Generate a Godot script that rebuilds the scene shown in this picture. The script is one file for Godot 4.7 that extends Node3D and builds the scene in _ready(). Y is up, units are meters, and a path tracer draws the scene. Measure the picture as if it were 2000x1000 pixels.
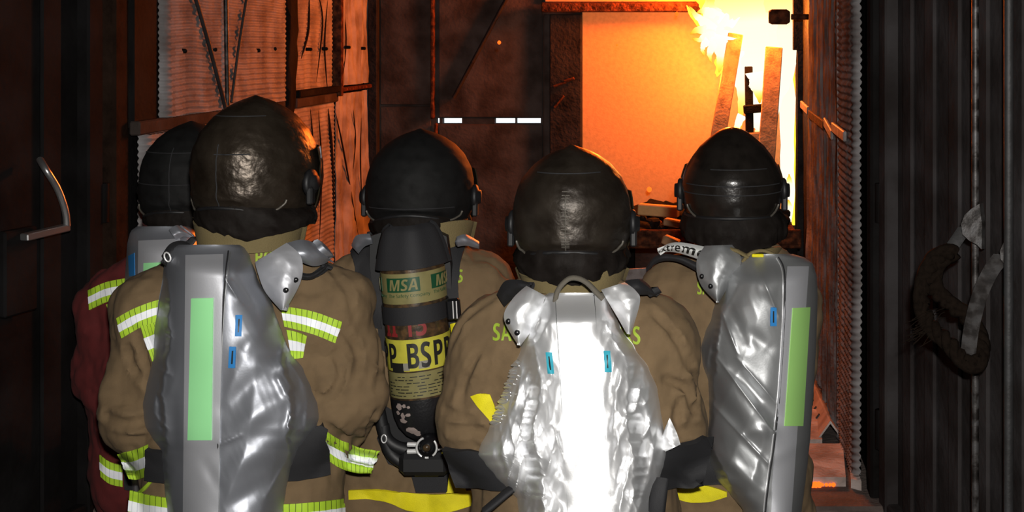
extends Node3D

# The photograph's lens: F pixels focal length, (VX, VY) the pixel straight ahead, the eye EYE metres above ground.
const F := 2560.0
const VX := 1370.0
const VY := 80.0
const EYE := 2.0
const DO := 4.12      # distance of the fire compartment's opening
const DB := 7.15      # distance of its end wall
const FLOOR := 0.58   # its raised floor
const XL := -1.82
const XR := 0.525

var M := {}
var taken := {}


# ------------------------------------------------------------------ mesh building
class MB:
	var V := PackedVector3Array()
	var U := PackedVector2Array()
	var I := PackedInt32Array()

	func vert(p: Vector3, u := Vector2.ZERO) -> int:
		V.append(p)
		U.append(u)
		return V.size() - 1

	func tri(a: Vector3, b: Vector3, c: Vector3) -> void:
		I.append(vert(a))
		I.append(vert(b))
		I.append(vert(c))

	func quad(a: Vector3, b: Vector3, c: Vector3, d: Vector3) -> void:
		var k := vert(a, Vector2(0, 0))
		vert(b, Vector2(1, 0))
		vert(c, Vector2(1, 1))
		vert(d, Vector2(0, 1))
		I.append_array(PackedInt32Array([k, k + 1, k + 2, k, k + 2, k + 3]))

	# rows of points joined smoothly
	func grid(rows: Array, wrap := false, flip := false, us := 1.0, vs := 1.0) -> void:
		var nv := rows.size()
		var nu: int = rows[0].size()
		var k := V.size()
		for j in nv:
			var r: PackedVector3Array = rows[j]
			for i in nu:
				V.append(r[i])
				U.append(Vector2(us * i / maxf(1.0, nu - 1.0), vs * j / maxf(1.0, nv - 1.0)))
		for j in nv - 1:
			for i in (nu if wrap else nu - 1):
				var a := k + j * nu + i
				var b := k + j * nu + (i + 1) % nu
				var c := b + nu
				var d := a + nu
				if flip:
					I.append_array(PackedInt32Array([a, c, b, a, d, c]))
				else:
					I.append_array(PackedInt32Array([a, b, c, a, c, d]))

	func fan(ring: PackedVector3Array, flip := false) -> void:
		var m := Vector3.ZERO
		for p in ring:
			m += p
		m /= ring.size()
		var k := vert(m)
		for p in ring:
			vert(p)
		for i in ring.size():
			var a := k + 1 + i
			var b := k + 1 + (i + 1) % ring.size()
			if flip:
				I.append_array(PackedInt32Array([k, b, a]))
			else:
				I.append_array(PackedInt32Array([k, a, b]))

	func loft(rings: Array, cap0 := true, cap1 := true) -> void:
		grid(rings, true)
		if cap0:
			fan(rings[0], true)
		if cap1:
			fan(rings[-1])

	# a sheet with thickness; rows is the outer face, normals point outwards by away
	func slab(rows: Array, th: float, toward: Vector3) -> void:
		var nv := rows.size()
		var nu: int = rows[0].size()
		var back := []
		for j in nv:
			var r := PackedVector3Array()
			for i in nu:
				var du: Vector3 = rows[j][mini(i + 1, nu - 1)] - rows[j][maxi(i - 1, 0)]
				var dv: Vector3 = rows[mini(j + 1, nv - 1)][i] - rows[maxi(j - 1, 0)][i]
				var n := du.cross(dv).normalized()
				if n.dot(toward) < 0.0:
					n = -n
				r.append(rows[j][i] - n * th)
			back.append(r)
		var a: Vector3 = rows[0][1] - rows[0][0]
		var b: Vector3 = rows[1][0] - rows[0][0]
		var flip := b.cross(a).dot(toward) > 0.0
		grid(rows, false, not flip)
		grid(back, false, flip)
		grid([rows[0], back[0]], false, flip)
		grid([rows[-1], back[-1]], false, not flip)
		var l0 := PackedVector3Array()
		var l1 := PackedVector3Array()
		var r0 := PackedVector3Array()
		var r1 := PackedVector3Array()
		for j in nv:
			l0.append(rows[j][0])
			l1.append(back[j][0])
			r0.append(rows[j][nu - 1])
			r1.append(back[j][nu - 1])
		grid([l0, l1], false, not flip)
		grid([r0, r1], false, flip)

	func tube(pts: Array, rad, seg := 8, squash := 1.0) -> void:
		var n := pts.size()
		var rings := []
		var t0: Vector3 = (pts[1] - pts[0]).normalized()
		var up := Vector3.UP if absf(t0.y) < 0.9 else Vector3.RIGHT
		var side := t0.cross(up).normalized()
		for j in n:
			var t: Vector3 = (pts[mini(j + 1, n - 1)] - pts[maxi(j - 1, 0)]).normalized()
			side = (side - t * side.dot(t)).normalized()
			var other := t.cross(side)
			var r: float = rad[j] if rad is Array else rad
			var ring := PackedVector3Array()
			for i in seg:
				var a := TAU * i / seg
				ring.append(pts[j] + side * cos(a) * r + other * sin(a) * r * squash)
			rings.append(ring)
		loft(rings)

	func box(c: Vector3, s: Vector3, b := Basis(), bev := 0.0) -> void:
		var h := s * 0.5
		var e := minf(bev, minf(h.x, minf(h.y, h.z)) * 0.9)
		if e <= 0.0:
			var q := []
			for k in 8:
				q.append(c + b * Vector3(h.x if k & 1 else -h.x, h.y if k & 2 else -h.y, h.z if k & 4 else -h.z))
			for f in [[0, 1, 3, 2], [5, 4, 6, 7], [4, 0, 2, 6], [1, 5, 7, 3], [2, 3, 7, 6], [4, 5, 1, 0]]:
				quad(q[f[0]], q[f[3]], q[f[2]], q[f[1]])
			return
		# chamfered: three points at every corner
		var p := {}
		for k in 8:
			var g := Vector3(1 if k & 1 else -1, 1 if k & 2 else -1, 1 if k & 4 else -1)
			p[[k, 0]] = c + b * Vector3(g.x * h.x, g.y * (h.y - e), g.z * (h.z - e))
			p[[k, 1]] = c + b * Vector3(g.x * (h.x - e), g.y * h.y, g.z * (h.z - e))
			p[[k, 2]] = c + b * Vector3(g.x * (h.x - e), g.y * (h.y - e), g.z * h.z)
		var faces := [[[0, 2, 6, 4], 0], [[1, 5, 7, 3], 0], [[0, 4, 5, 1], 1], [[2, 3, 7, 6], 1], [[0, 1, 3, 2], 2], [[4, 6, 7, 5], 2]]
		for f in faces:
			out_quad(c, p[[f[0][0], f[1]]], p[[f[0][1], f[1]]], p[[f[0][2], f[1]]], p[[f[0][3], f[1]]])
		for ed in [[0, 1, 1, 2], [2, 3, 1, 2], [4, 5, 1, 2], [6, 7, 1, 2], [0, 2, 0, 2], [1, 3, 0, 2], [4, 6, 0, 2], [5, 7, 0, 2], [0, 4, 0, 1], [1, 5, 0, 1], [2, 6, 0, 1], [3, 7, 0, 1]]:
			out_quad(c, p[[ed[0], ed[2]]], p[[ed[1], ed[2]]], p[[ed[1], ed[3]]], p[[ed[0], ed[3]]])
		for k in 8:
			var a: Vector3 = p[[k, 0]]
			var d: Vector3 = p[[k, 1]]
			var g: Vector3 = p[[k, 2]]
			if (g - a).cross(d - a).dot(a - c) < 0.0:
				tri(a, g, d)
			else:
				tri(a, d, g)

	func out_quad(c: Vector3, a: Vector3, b: Vector3, d: Vector3, e: Vector3) -> void:
		if (d - a).cross(b - a).dot((a + d) * 0.5 - c) < 0.0:
			quad(a, e, d, b)
		else:
			quad(a, b, d, e)

	# polygon outline pushed along depth
	func prism(poly: PackedVector3Array, push: Vector3) -> void:
		var back := PackedVector3Array()
		for q in poly:
			back.append(q + push)
		var flat := PackedVector2Array()
		var nx := (poly[1] - poly[0]).normalized()
		var ny := push.normalized().cross(nx)
		for q in poly:
			flat.append(Vector2((q - poly[0]).dot(nx), (q - poly[0]).dot(ny)))
		var t := Geometry2D.triangulate_polygon(flat)
		for k in range(0, t.size(), 3):
			var a := t[k]
			var b := t[k + 1]
			var c := t[k + 2]
			if (poly[c] - poly[a]).cross(poly[b] - poly[a]).dot(push) > 0.0:
				b = t[k + 2]
				c = t[k + 1]
			tri(poly[a], poly[b], poly[c])
			tri(back[a], back[c], back[b])
		var m := Vector3.ZERO
		for q in poly:
			m += q
		m = m / poly.size() + push * 0.5
		for k in poly.size():
			var l := (k + 1) % poly.size()
			out_quad(m, poly[k], poly[l], back[l], back[k])

	func lathe(prof: Array, xf: Transform3D, seg := 24) -> void:
		var rings := []
		for q in prof:
			var ring := PackedVector3Array()
			for i in seg:
				var a := -TAU * i / seg
				ring.append(xf * Vector3(cos(a) * q.x, q.y, sin(a) * q.x))
			rings.append(ring)
		loft(rings)

	func mesh(off := Vector3.ZERO) -> ArrayMesh:
		var n := PackedVector3Array()
		n.resize(V.size())
		for k in range(0, I.size(), 3):
			var a := I[k]
			var b := I[k + 1]
			var c := I[k + 2]
			var g := (V[c] - V[a]).cross(V[b] - V[a])
			n[a] += g
			n[b] += g
			n[c] += g
		var w := PackedVector3Array()
		w.resize(V.size())
		for k in V.size():
			n[k] = n[k].normalized() if n[k].length_squared() > 1e-20 else Vector3.UP
			w[k] = V[k] - off
		var arr := []
		arr.resize(Mesh.ARRAY_MAX)
		arr[Mesh.ARRAY_VERTEX] = w
		arr[Mesh.ARRAY_NORMAL] = n
		arr[Mesh.ARRAY_TEX_UV] = U
		arr[Mesh.ARRAY_INDEX] = I
		var m := ArrayMesh.new()
		m.add_surface_from_arrays(Mesh.PRIMITIVE_TRIANGLES, arr)
		return m


# ------------------------------------------------------------------ a distance field on a grid, meshed as surface nets
class Field:
	var o: Vector3
	var h: float
	var nx: int
	var ny: int
	var nz: int
	var v := PackedFloat32Array()

	func _init(lo: Vector3, hi: Vector3, cell: float) -> void:
		o = lo
		h = cell
		nx = int((hi.x - lo.x) / h) + 2
		ny = int((hi.y - lo.y) / h) + 2
		nz = int((hi.z - lo.z) / h) + 2
		v.resize(nx * ny * nz)
		v.fill(1.0)

	func cap(a: Vector3, b: Vector3, ra: float, rb: float, k := 0.05, zf := 1.0) -> void:
		var m := maxf(ra, rb) + 0.06
		var lo := (a.min(b) - Vector3.ONE * m - o) / h
		var hi := (a.max(b) + Vector3.ONE * m - o) / h
		var sc := Vector3(1, 1, zf)
		var aa := a * sc
		var ba := b * sc - aa
		var bb := maxf(ba.length_squared(), 1e-9)
		for z in range(maxi(0, int(lo.z)), mini(nz, int(hi.z) + 1)):
			for y in range(maxi(0, int(lo.y)), mini(ny, int(hi.y) + 1)):
				var row := (z * ny + y) * nx
				for x in range(maxi(0, int(lo.x)), mini(nx, int(hi.x) + 1)):
					var pa := (o + Vector3(x, y, z) * h) * sc - aa
					var t := clampf(pa.dot(ba) / bb, 0.0, 1.0)
					var d := (pa - ba * t).length() - (ra + (rb - ra) * t)
					if d > 0.06:
						continue
					var w := v[row + x]
					var q := k - absf(w - d)
					v[row + x] = minf(w, d) - (q * q * 0.25 / k if q > 0.0 else 0.0)

	func wrinkle(noise: FastNoiseLite, amp: float, sc: Vector3, ylow := -9.0) -> void:
		for z in nz:
			for y in ny:
				var row := (z * ny + y) * nx
				for x in nx:
					var w := v[row + x]
					if w < 0.035 and w > -0.035:
						var p := o + Vector3(x, y, z) * h
						if p.y > ylow:
							v[row + x] = w + amp * noise.get_noise_3dv(p * sc)

	func groove(pts: Array, width: float, depth: float) -> void:
		var m := width * 2.2
		var a: Vector3 = pts[0]
		var b: Vector3 = pts[0]
		for q in pts:
			a = a.min(q)
			b = b.max(q)
		var lo := (a - Vector3.ONE * m - o) / h
		var hi := (b + Vector3.ONE * m - o) / h
		var n := pts.size() - 1
		for z in range(maxi(0, int(lo.z)), mini(nz, int(hi.z) + 1)):
			for y in range(maxi(0, int(lo.y)), mini(ny, int(hi.y) + 1)):
				var row := (z * ny + y) * nx
				for x in range(maxi(0, int(lo.x)), mini(nx, int(hi.x) + 1)):
					if absf(v[row + x]) > 0.05:
						continue
					var p := o + Vector3(x, y, z) * h
					var best := 9.0
					var along := 0.0
					for k in n:
						var ba: Vector3 = pts[k + 1] - pts[k]
						var t := clampf((p - pts[k]).dot(ba) / maxf(ba.length_squared(), 1e-9), 0.0, 1.0)
						var d: float = (p - pts[k] - ba * t).length() / width
						if d < best:
							best = d
							along = (k + t) / n
					if best < 2.2:
						# a crease with a soft lip beside it
						v[row + x] += depth * (exp(-best * best * 1.6) - 0.35 * exp(-(best - 1.3) * (best - 1.3) * 3.0)) * sqrt(sin(PI * clampf(along, 0.06, 0.94)))

	func val(p: Vector3) -> float:
		var q := (p - o) / h
		if q.x < 0.0 or q.y < 0.0 or q.z < 0.0 or q.x >= nx - 1 or q.y >= ny - 1 or q.z >= nz - 1:
			return 1.0
		var x := int(q.x)
		var y := int(q.y)
		var z := int(q.z)
		var f := q - Vector3(x, y, z)
		var i := (z * ny + y) * nx + x
		var j := i + nx * ny
		var a := lerpf(lerpf(v[i], v[i + 1], f.x), lerpf(v[i + nx], v[i + nx + 1], f.x), f.y)
		var b := lerpf(lerpf(v[j], v[j + 1], f.x), lerpf(v[j + nx], v[j + nx + 1], f.x), f.y)
		return lerpf(a, b, f.z)

	func normal(p: Vector3) -> Vector3:
		var e := h * 0.9
		return Vector3(val(p + Vector3(e, 0, 0)) - val(p - Vector3(e, 0, 0)), val(p + Vector3(0, e, 0)) - val(p - Vector3(0, e, 0)), val(p + Vector3(0, 0, e)) - val(p - Vector3(0, 0, e))).normalized()

	func net(mb: MB) -> void:
		var id := PackedInt32Array()
		id.resize(v.size())
		id.fill(-1)
		var sy := nx
		var sz := nx * ny
		var off := [0, 1, sy, sy + 1, sz, sz + 1, sz + sy, sz + sy + 1]
		var cells := PackedInt32Array()
		var lim := h * 4.0
		for z in nz - 1:
			for y in ny - 1:
				var row := z * sz + y * sy
				for x in nx - 1:
					var i := row + x
					var w := v[i]
					if w > lim or w < -lim:
						continue
					var mask := 0
					for k in 8:
						if v[i + off[k]] < 0.0:
							mask |= 1 << k
					if mask == 0 or mask == 255:
						continue
					var s := Vector3.ZERO
					var n := 0
					for k in 8:
						for ax in 3:
							var bit := 1 << ax
							if k & bit:
								continue
							var l := k | bit
							var a := v[i + off[k]]
							var b := v[i + off[l]]
							if (a < 0.0) == (b < 0.0):
								continue
							var t := a / (a - b)
							var c := Vector3(k & 1, (k >> 1) & 1, (k >> 2) & 1)
							c[ax] += t
							s += c
							n += 1
					id[i] = mb.vert(o + (Vector3(x, y, z) + s / n) * h)
					cells.append(i)
		var st := [1, sy, sz]
		for i in cells:
			for ax in 3:
				var a := v[i]
				var b := v[i + st[ax]]
				if (a < 0.0) == (b < 0.0):
					continue
				var p: int = st[(ax + 1) % 3]
				var q: int = st[(ax + 2) % 3]
				if i - p - q < 0:
					continue
				var c0 := id[i]
				var c1 := id[i - p]
				var c2 := id[i - p - q]
				var c3 := id[i - q]
				if c0 < 0 or c1 < 0 or c2 < 0 or c3 < 0:
					continue
				if a < 0.0:
					mb.I.append_array(PackedInt32Array([c0, c3, c2, c0, c2, c1]))
				else:
					mb.I.append_array(PackedInt32Array([c0, c1, c2, c0, c2, c3]))


# ------------------------------------------------------------------ helpers
func P(x: float, y: float, d: float) -> Vector3:
	return Vector3((x - VX) / F * d, EYE - (y - VY) / F * d, -d)


func numbered(called: String) -> String:
	if not taken.has(called):
		taken[called] = 0
		return called
	taken[called] += 1
	return "%s_%03d" % [called, taken[called]]


func thing(called: String, label: String, category: String, at: Vector3, group := "", kind := "") -> Node3D:
	var n := Node3D.new()
	n.name = numbered(called)
	add_child(n)
	n.position = at
	if label:
		n.set_meta("label", label)
	if category:
		n.set_meta("category", category)
	if group:
		n.set_meta("group", group)
	if kind:
		n.set_meta("kind", kind)
	return n


func part(called: String, mb: MB, m: Material, parent: Node3D, label := "") -> MeshInstance3D:
	var n := MeshInstance3D.new()
	n.name = called
	var off := Vector3.ZERO
	var q: Node = parent
	while q is Node3D and q != self:
		off += (q as Node3D).position
		q = q.get_parent()
	n.mesh = mb.mesh(off)
	n.material_override = m
	parent.add_child(n, true)
	if label:
		n.set_meta("label", label)
	return n


func struct(called: String, mb: MB, m: Material) -> MeshInstance3D:
	var n := part(called, mb, m, self)
	n.set_meta("kind", "structure")
	return n


func lone(called: String, mb: MB, m: Material, at: Vector3, label: String, category: String, group := "") -> MeshInstance3D:
	var n := MeshInstance3D.new()
	n.name = numbered(called)
	n.mesh = mb.mesh(at)
	n.material_override = m
	add_child(n)
	n.position = at
	n.set_meta("label", label)
	n.set_meta("category", category)
	if group:
		n.set_meta("group", group)
	return n


func lin(r: float, g: float, b: float) -> Color:
	return Color(r, g, b).linear_to_srgb()


func mat(c: Color, rough := 0.8, metal := 0.0) -> StandardMaterial3D:
	var m := StandardMaterial3D.new()
	m.albedo_color = c
	m.roughness = rough
	m.metallic = metal
	return m


func noise(freq: float, octaves := 3, sd := 1, ridged := false) -> FastNoiseLite:
	var n := FastNoiseLite.new()
	n.seed = sd
	n.noise_type = FastNoiseLite.TYPE_SIMPLEX_SMOOTH
	n.frequency = freq
	n.fractal_type = FastNoiseLite.FRACTAL_RIDGED if ridged else FastNoiseLite.FRACTAL_FBM
	n.fractal_octaves = octaves
	return n


func noise_tex(freq: float, ramp: Array, sd := 1, size := 512, octaves := 5) -> NoiseTexture2D:
	var t := NoiseTexture2D.new()
	t.width = size
	t.height = size
	t.seamless = true
	t.noise = noise(freq, octaves, sd)
	var g := Gradient.new()
	g.offsets = PackedFloat32Array(ramp.map(func(e): return e[0]))
	g.colors = PackedColorArray(ramp.map(func(e): return e[1]))
	t.color_ramp = g
	return t


func bump_tex(freq: float, sd := 1, strength := 6.0, size := 512) -> NoiseTexture2D:
	var t := NoiseTexture2D.new()
	t.width = size
	t.height = size
	t.seamless = true
	t.as_normal_map = true
	t.bump_strength = strength
	t.noise = noise(freq, 4, sd)
	return t


func tri_map(m: StandardMaterial3D, sc: float, alb: Texture2D = null, nrm: Texture2D = null, ns := 0.5) -> StandardMaterial3D:
	m.uv1_triplanar = true
	m.uv1_world_triplanar = true
	m.uv1_scale = Vector3.ONE * sc
	if alb:
		m.albedo_texture = alb
	if nrm:
		m.normal_enabled = true
		m.normal_texture = nrm
		m.normal_scale = ns
	return m


func grey(x: float) -> Color:
	return Color(x, x, x)


func make_materials() -> void:
	var mottle := noise_tex(0.012, [[0.0, grey(0.55)], [0.45, grey(0.85)], [1.0, grey(1.0)]], 3)
	var cloth_tone := noise_tex(0.009, [[0.0, grey(0.86)], [0.5, grey(0.95)], [1.0, grey(1.0)]], 13)
	var stain := noise_tex(0.007, [[0.0, Color(0.62, 0.58, 0.56)], [0.4, Color(0.8, 0.78, 0.77)], [0.7, Color(0.95, 0.94, 0.94)], [1.0, Color(1, 1, 1)]], 23)
	var patchy := noise_tex(0.01, [[0.0, Color(0.25, 0.22, 0.2)], [0.38, Color(0.5, 0.45, 0.42)], [0.62, Color(0.95, 0.92, 0.9)], [1.0, Color(1, 1, 1)]], 8)
	var rusty := noise_tex(0.02, [[0.0, Color(0.35, 0.3, 0.3)], [0.5, Color(0.7, 0.62, 0.58)], [0.75, Color(1.0, 0.8, 0.65)], [1.0, Color(1, 0.9, 0.8)]], 5)
	var fine := bump_tex(0.06, 4, 5.0)
	var weave := bump_tex(0.22, 6, 4.0)
	var crinkle := bump_tex(0.016, 9, 7.0)
	M.coat = tri_map(mat(lin(0.165, 0.108, 0.054), 0.92), 4.5, cloth_tone, weave, 0.16)
	M.red_coat = tri_map(mat(lin(0.10, 0.007, 0.007), 0.9), 4.5, cloth_tone, weave, 0.16)
	M.lime = mat(lin(0.40, 0.62, 0.03), 0.7)
	M.yellow = tri_map(mat(lin(0.80, 0.70, 0.004), 0.75), 3.0, cloth_tone, weave, 0.3)
	M.text = mat(lin(0.30, 0.42, 0.03), 0.7)
	M.white_tape = mat(lin(0.88, 0.9, 0.95), 0.5)
	var hatch := Image.create(32, 8, false, Image.FORMAT_RGB8)
	hatch.fill(Color.WHITE)
	hatch.fill_rect(Rect2i(0, 0, 3, 8), Color(0.25, 0.28, 0.12))
	var ht := ImageTexture.create_from_image(hatch)
	M.lime.albedo_texture = ht
	var faint := Image.create(32, 8, false, Image.FORMAT_RGB8)
	faint.fill(Color.WHITE)
	faint.fill_rect(Rect2i(0, 0, 2, 8), Color(0.7, 0.72, 0.78))
	M.white_tape.albedo_texture = ImageTexture.create_from_image(faint)
	M.black_strap = tri_map(mat(lin(0.012, 0.012, 0.014), 0.75), 6.0, null, weave, 0.4)
	M.black_gloss = mat(lin(0.006, 0.006, 0.007), 0.28)
	M.rubber = mat(lin(0.008, 0.008, 0.009), 0.55)
	M.boot = mat(lin(0.008, 0.008, 0.008), 0.4)
	M.silver = tri_map(mat(lin(0.56, 0.57, 0.61), 0.52, 0.5), 5.0, null, fine, 0.06)
	M.silver_dark = tri_map(mat(lin(0.33, 0.345, 0.385), 0.46, 0.65), 5.0, null, fine, 0.05)
	M.silver_pale = tri_map(mat(lin(0.37, 0.38, 0.39), 0.44, 0.65), 5.0, null, fine, 0.05)
	M.foil = tri_map(mat(lin(0.92, 0.93, 0.95), 0.42, 0.66), 5.0, null, fine, 0.05)
	M.pale_green = mat(lin(0.33, 0.80, 0.36), 0.6)
	M.lime_panel = mat(lin(0.33, 0.62, 0.18), 0.6)
	M.blue = mat(lin(0.02, 0.20, 0.52), 0.6)
	M.cyan = mat(lin(0.03, 0.36, 0.48), 0.6)
	M.seam = mat(lin(0.015, 0.015, 0.017), 0.8)
	M.helmet_leather = tri_map(mat(lin(0.046, 0.037, 0.028), 0.42, 0.5), 3.0, stain, crinkle, 0.4)
	M.helmet_bronze = tri_map(mat(lin(0.060, 0.047, 0.034), 0.37, 0.6), 3.0, stain, crinkle, 0.55)
	M.helmet_matte = tri_map(mat(lin(0.011, 0.011, 0.011), 0.7), 3.0, mottle, crinkle, 0.2)
	M.helmet_gloss = tri_map(mat(lin(0.016, 0.013, 0.011), 0.26), 3.0, mottle, fine, 0.1)
	M.curtain = tri_map(mat(lin(0.017, 0.0145, 0.013), 0.6), 4.0, stain, crinkle, 0.5)
	M.trim = mat(lin(0.10, 0.09, 0.075), 0.45, 0.3)
	M.collar = tri_map(mat(lin(0.17, 0.13, 0.055), 0.9), 2.4, cloth_tone, weave, 0.35)
	M.grey_cord = tri_map(mat(lin(0.10, 0.088, 0.068), 0.85), 8.0, null, weave, 0.6)
	M.chrome = mat(lin(0.8, 0.8, 0.8), 0.35, 0.45)
	M.cylinder = tri_map(mat(lin(0.10, 0.09, 0.06), 0.3), 4.0, rusty, fine, 0.1)
	M.cylinder_end = tri_map(mat(lin(0.010, 0.010, 0.011), 0.38), 4.0, null, fine, 0.2)
	M.bare_metal = mat(lin(0.30, 0.24, 0.22), 0.6)
	M.cream = tri_map(mat(lin(0.23, 0.205, 0.085), 0.35), 5.0, cloth_tone)
	M.band_yellow = tri_map(mat(lin(0.56, 0.52, 0.06), 0.35), 5.0, cloth_tone)
	M.green_ink = mat(lin(0.008, 0.06, 0.025), 0.4)
	M.red_ink = mat(lin(0.22, 0.02, 0.02), 0.5)
	M.ink = mat(lin(0.012, 0.012, 0.010), 0.5)
	M.tape = mat(lin(0.25, 0.24, 0.2), 0.4)
	M.white_print = mat(lin(0.55, 0.56, 0.55), 0.5)
	# the place
	M.soot_steel = tri_map(mat(lin(0.010, 0.0095, 0.0095), 0.75), 0.9, stain, fine, 0.2)
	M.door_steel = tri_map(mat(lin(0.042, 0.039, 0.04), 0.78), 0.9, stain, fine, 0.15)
	M.worn_steel = tri_map(mat(lin(0.072, 0.072, 0.075), 0.5, 0.4), 4.0, patchy, fine, 0.15)
	M.bar_steel = tri_map(mat(lin(0.03, 0.031, 0.033), 0.6, 0.2), 2.0, stain, fine, 0.15)
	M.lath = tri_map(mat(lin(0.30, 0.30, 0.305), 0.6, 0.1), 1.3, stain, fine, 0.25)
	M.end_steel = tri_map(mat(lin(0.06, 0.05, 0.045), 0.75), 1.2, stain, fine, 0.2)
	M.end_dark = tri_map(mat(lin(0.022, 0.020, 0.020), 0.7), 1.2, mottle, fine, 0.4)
	M.rust = tri_map(mat(lin(0.11, 0.055, 0.035), 0.8), 2.0, rusty, fine, 0.6)
	M.chipboard = tri_map(mat(lin(0.52, 0.30, 0.12), 0.9), 2.0, noise_tex(0.03, [[0.0, grey(0.9)], [0.5, grey(0.96)], [1.0, grey(1.0)]], 12), fine, 0.1)
	M.wood = tri_map(mat(lin(0.40, 0.24, 0.12), 0.85), 2.0, mottle, fine, 0.4)
	M.char = tri_map(mat(lin(0.012, 0.010, 0.009), 0.8), 3.0, mottle, fine, 0.8)
	M.concrete = tri_map(mat(lin(0.52, 0.47, 0.44), 0.95), 1.5, stain, fine, 0.5)
	M.floor = tri_map(mat(lin(0.10, 0.075, 0.065), 0.9), 1.5, stain, fine, 0.5)
	M.ground = tri_map(mat(lin(0.05, 0.048, 0.046), 0.95), 1.0, stain, fine, 0.5)
	M.rope = tri_map(mat(lin(0.011, 0.0072, 0.005), 0.95), 8.0, mottle, weave, 0.9)
	M.strap_pale = tri_map(mat(lin(0.30, 0.28, 0.28), 0.6), 3.0, stain, fine, 0.3)
	M.bow = mat(lin(0.55, 0.55, 0.55), 0.28, 0.9)
	M.trim_rust = tri_map(mat(lin(0.022, 0.012, 0.008), 0.85), 1.5, mottle, fine, 0.3)
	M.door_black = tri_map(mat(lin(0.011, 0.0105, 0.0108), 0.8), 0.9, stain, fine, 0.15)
	M.visor = mat(lin(0.02, 0.016, 0.01), 0.1)
	for k in ["soot_steel", "door_steel", "door_black", "end_steel", "end_dark", "trim_rust", "char", "curtain", "rope", "rust", "lath"]:
		M[k].metallic_specular = 0.15
	M.helmet_matte.metallic_specular = 0.28
	M.ember = glow(Color(1.0, 0.37, 0.09), 2.2)
	M.flame = StandardMaterial3D.new()
	var g := Gradient.new()
	g.offsets = PackedFloat32Array([0.0, 0.55, 0.8, 1.0])
	g.colors = PackedColorArray([Color(1.0, 0.96, 0.88), Color(1.0, 0.94, 0.8), Color(1.0, 0.82, 0.3), Color(1.0, 0.62, 0.1)])
	var gt := GradientTexture2D.new()
	gt.gradient = g
	gt.width = 8
	gt.height = 128
	gt.fill_from = Vector2(0, 0)
	gt.fill_to = Vector2(0, 1)
	M.flame.albedo_color = Color.BLACK
	M.flame.emission_enabled = true
	M.flame.emission = Color.BLACK
	M.flame.emission_texture = gt
	M.flame.emission_energy_multiplier = 1.35
	M.flame_edge = glow(Color(1.0, 0.80, 0.22), 1.7)


func glow(c: Color, e: float) -> StandardMaterial3D:
	var m := mat(Color.BLACK, 1.0)
	m.emission_enabled = true
	m.emission = c
	m.emission_energy_multiplier = e
	return m


func curve(pts: Array, n: int) -> Array:
	# Catmull-Rom through points (Vector2 or Vector3), n samples
	var out := []
	var k := pts.size()
	for i in n:
		var t := (k - 1.0) * i / (n - 1.0)
		var j := mini(int(t), k - 2)
		var f := t - j
		out.append(pts[j].cubic_interpolate(pts[j + 1], pts[maxi(j - 1, 0)], pts[mini(j + 2, k - 1)], f))
	return out


func table(rows: Array, y: float, col: int) -> float:
	if y <= rows[0][0]:
		return rows[0][col]
	for k in rows.size() - 1:
		if y <= rows[k + 1][0]:
			var t: float = (y - rows[k][0]) / (rows[k + 1][0] - rows[k][0])
			return lerpf(rows[k][col], rows[k + 1][col], t * t * (3.0 - 2.0 * t) * 0.5 + t * 0.5)
	return rows[-1][col]


# text as thin solid letters, each of whose points goes through map(x, y, z): x, y in letter heights from the start of the baseline
func letters(s: String, map: Callable, bold := true, thick := 0.001, italic := 0.0, serif := false) -> MB:
	var f := SystemFont.new()
	f.font_names = PackedStringArray(["Droid Serif" if serif else "Droid Sans"])
	f.font_weight = 700 if bold else 400
	var tm := TextMesh.new()
	tm.font = f
	tm.text = s
	tm.font_size = 64
	tm.pixel_size = 1.0 / 46.0
	tm.depth = 0.02
	tm.curve_step = 2.0
	tm.horizontal_alignment = HORIZONTAL_ALIGNMENT_LEFT
	tm.vertical_alignment = VERTICAL_ALIGNMENT_BOTTOM
	var arr := tm.get_mesh_arrays()
	var mb := MB.new()
	var vs: PackedVector3Array = arr[Mesh.ARRAY_VERTEX]
	var ids = arr[Mesh.ARRAY_INDEX]
	var lo := 1e9
	var hi := -1e9
	for q in vs:
		lo = minf(lo, q.y)
		hi = maxf(hi, q.y)
	for q in vs:
		mb.vert(map.call(q.x + italic * (q.y - lo), q.y - lo, thick if q.z > 0.0 else 0.0))
	if ids == null or ids.is_empty():
		for k in vs.size():
			mb.I.append(k)
	else:
		mb.I.append_array(ids)
	return mb


# ------------------------------------------------------------------ people
func ray(f: Field, x: float, y: float, d0: float, d1: float) -> float:
	var d := d0
	var st := f.h * 0.8
	var last := f.val(P(x, y, d))
	while d < d1:
		var w := f.val(P(x, y, d + st))
		if w < 0.0:
			return d + st * last / maxf(1e-6, last - w)
		last = w
		d += st
	return -1.0


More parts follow.
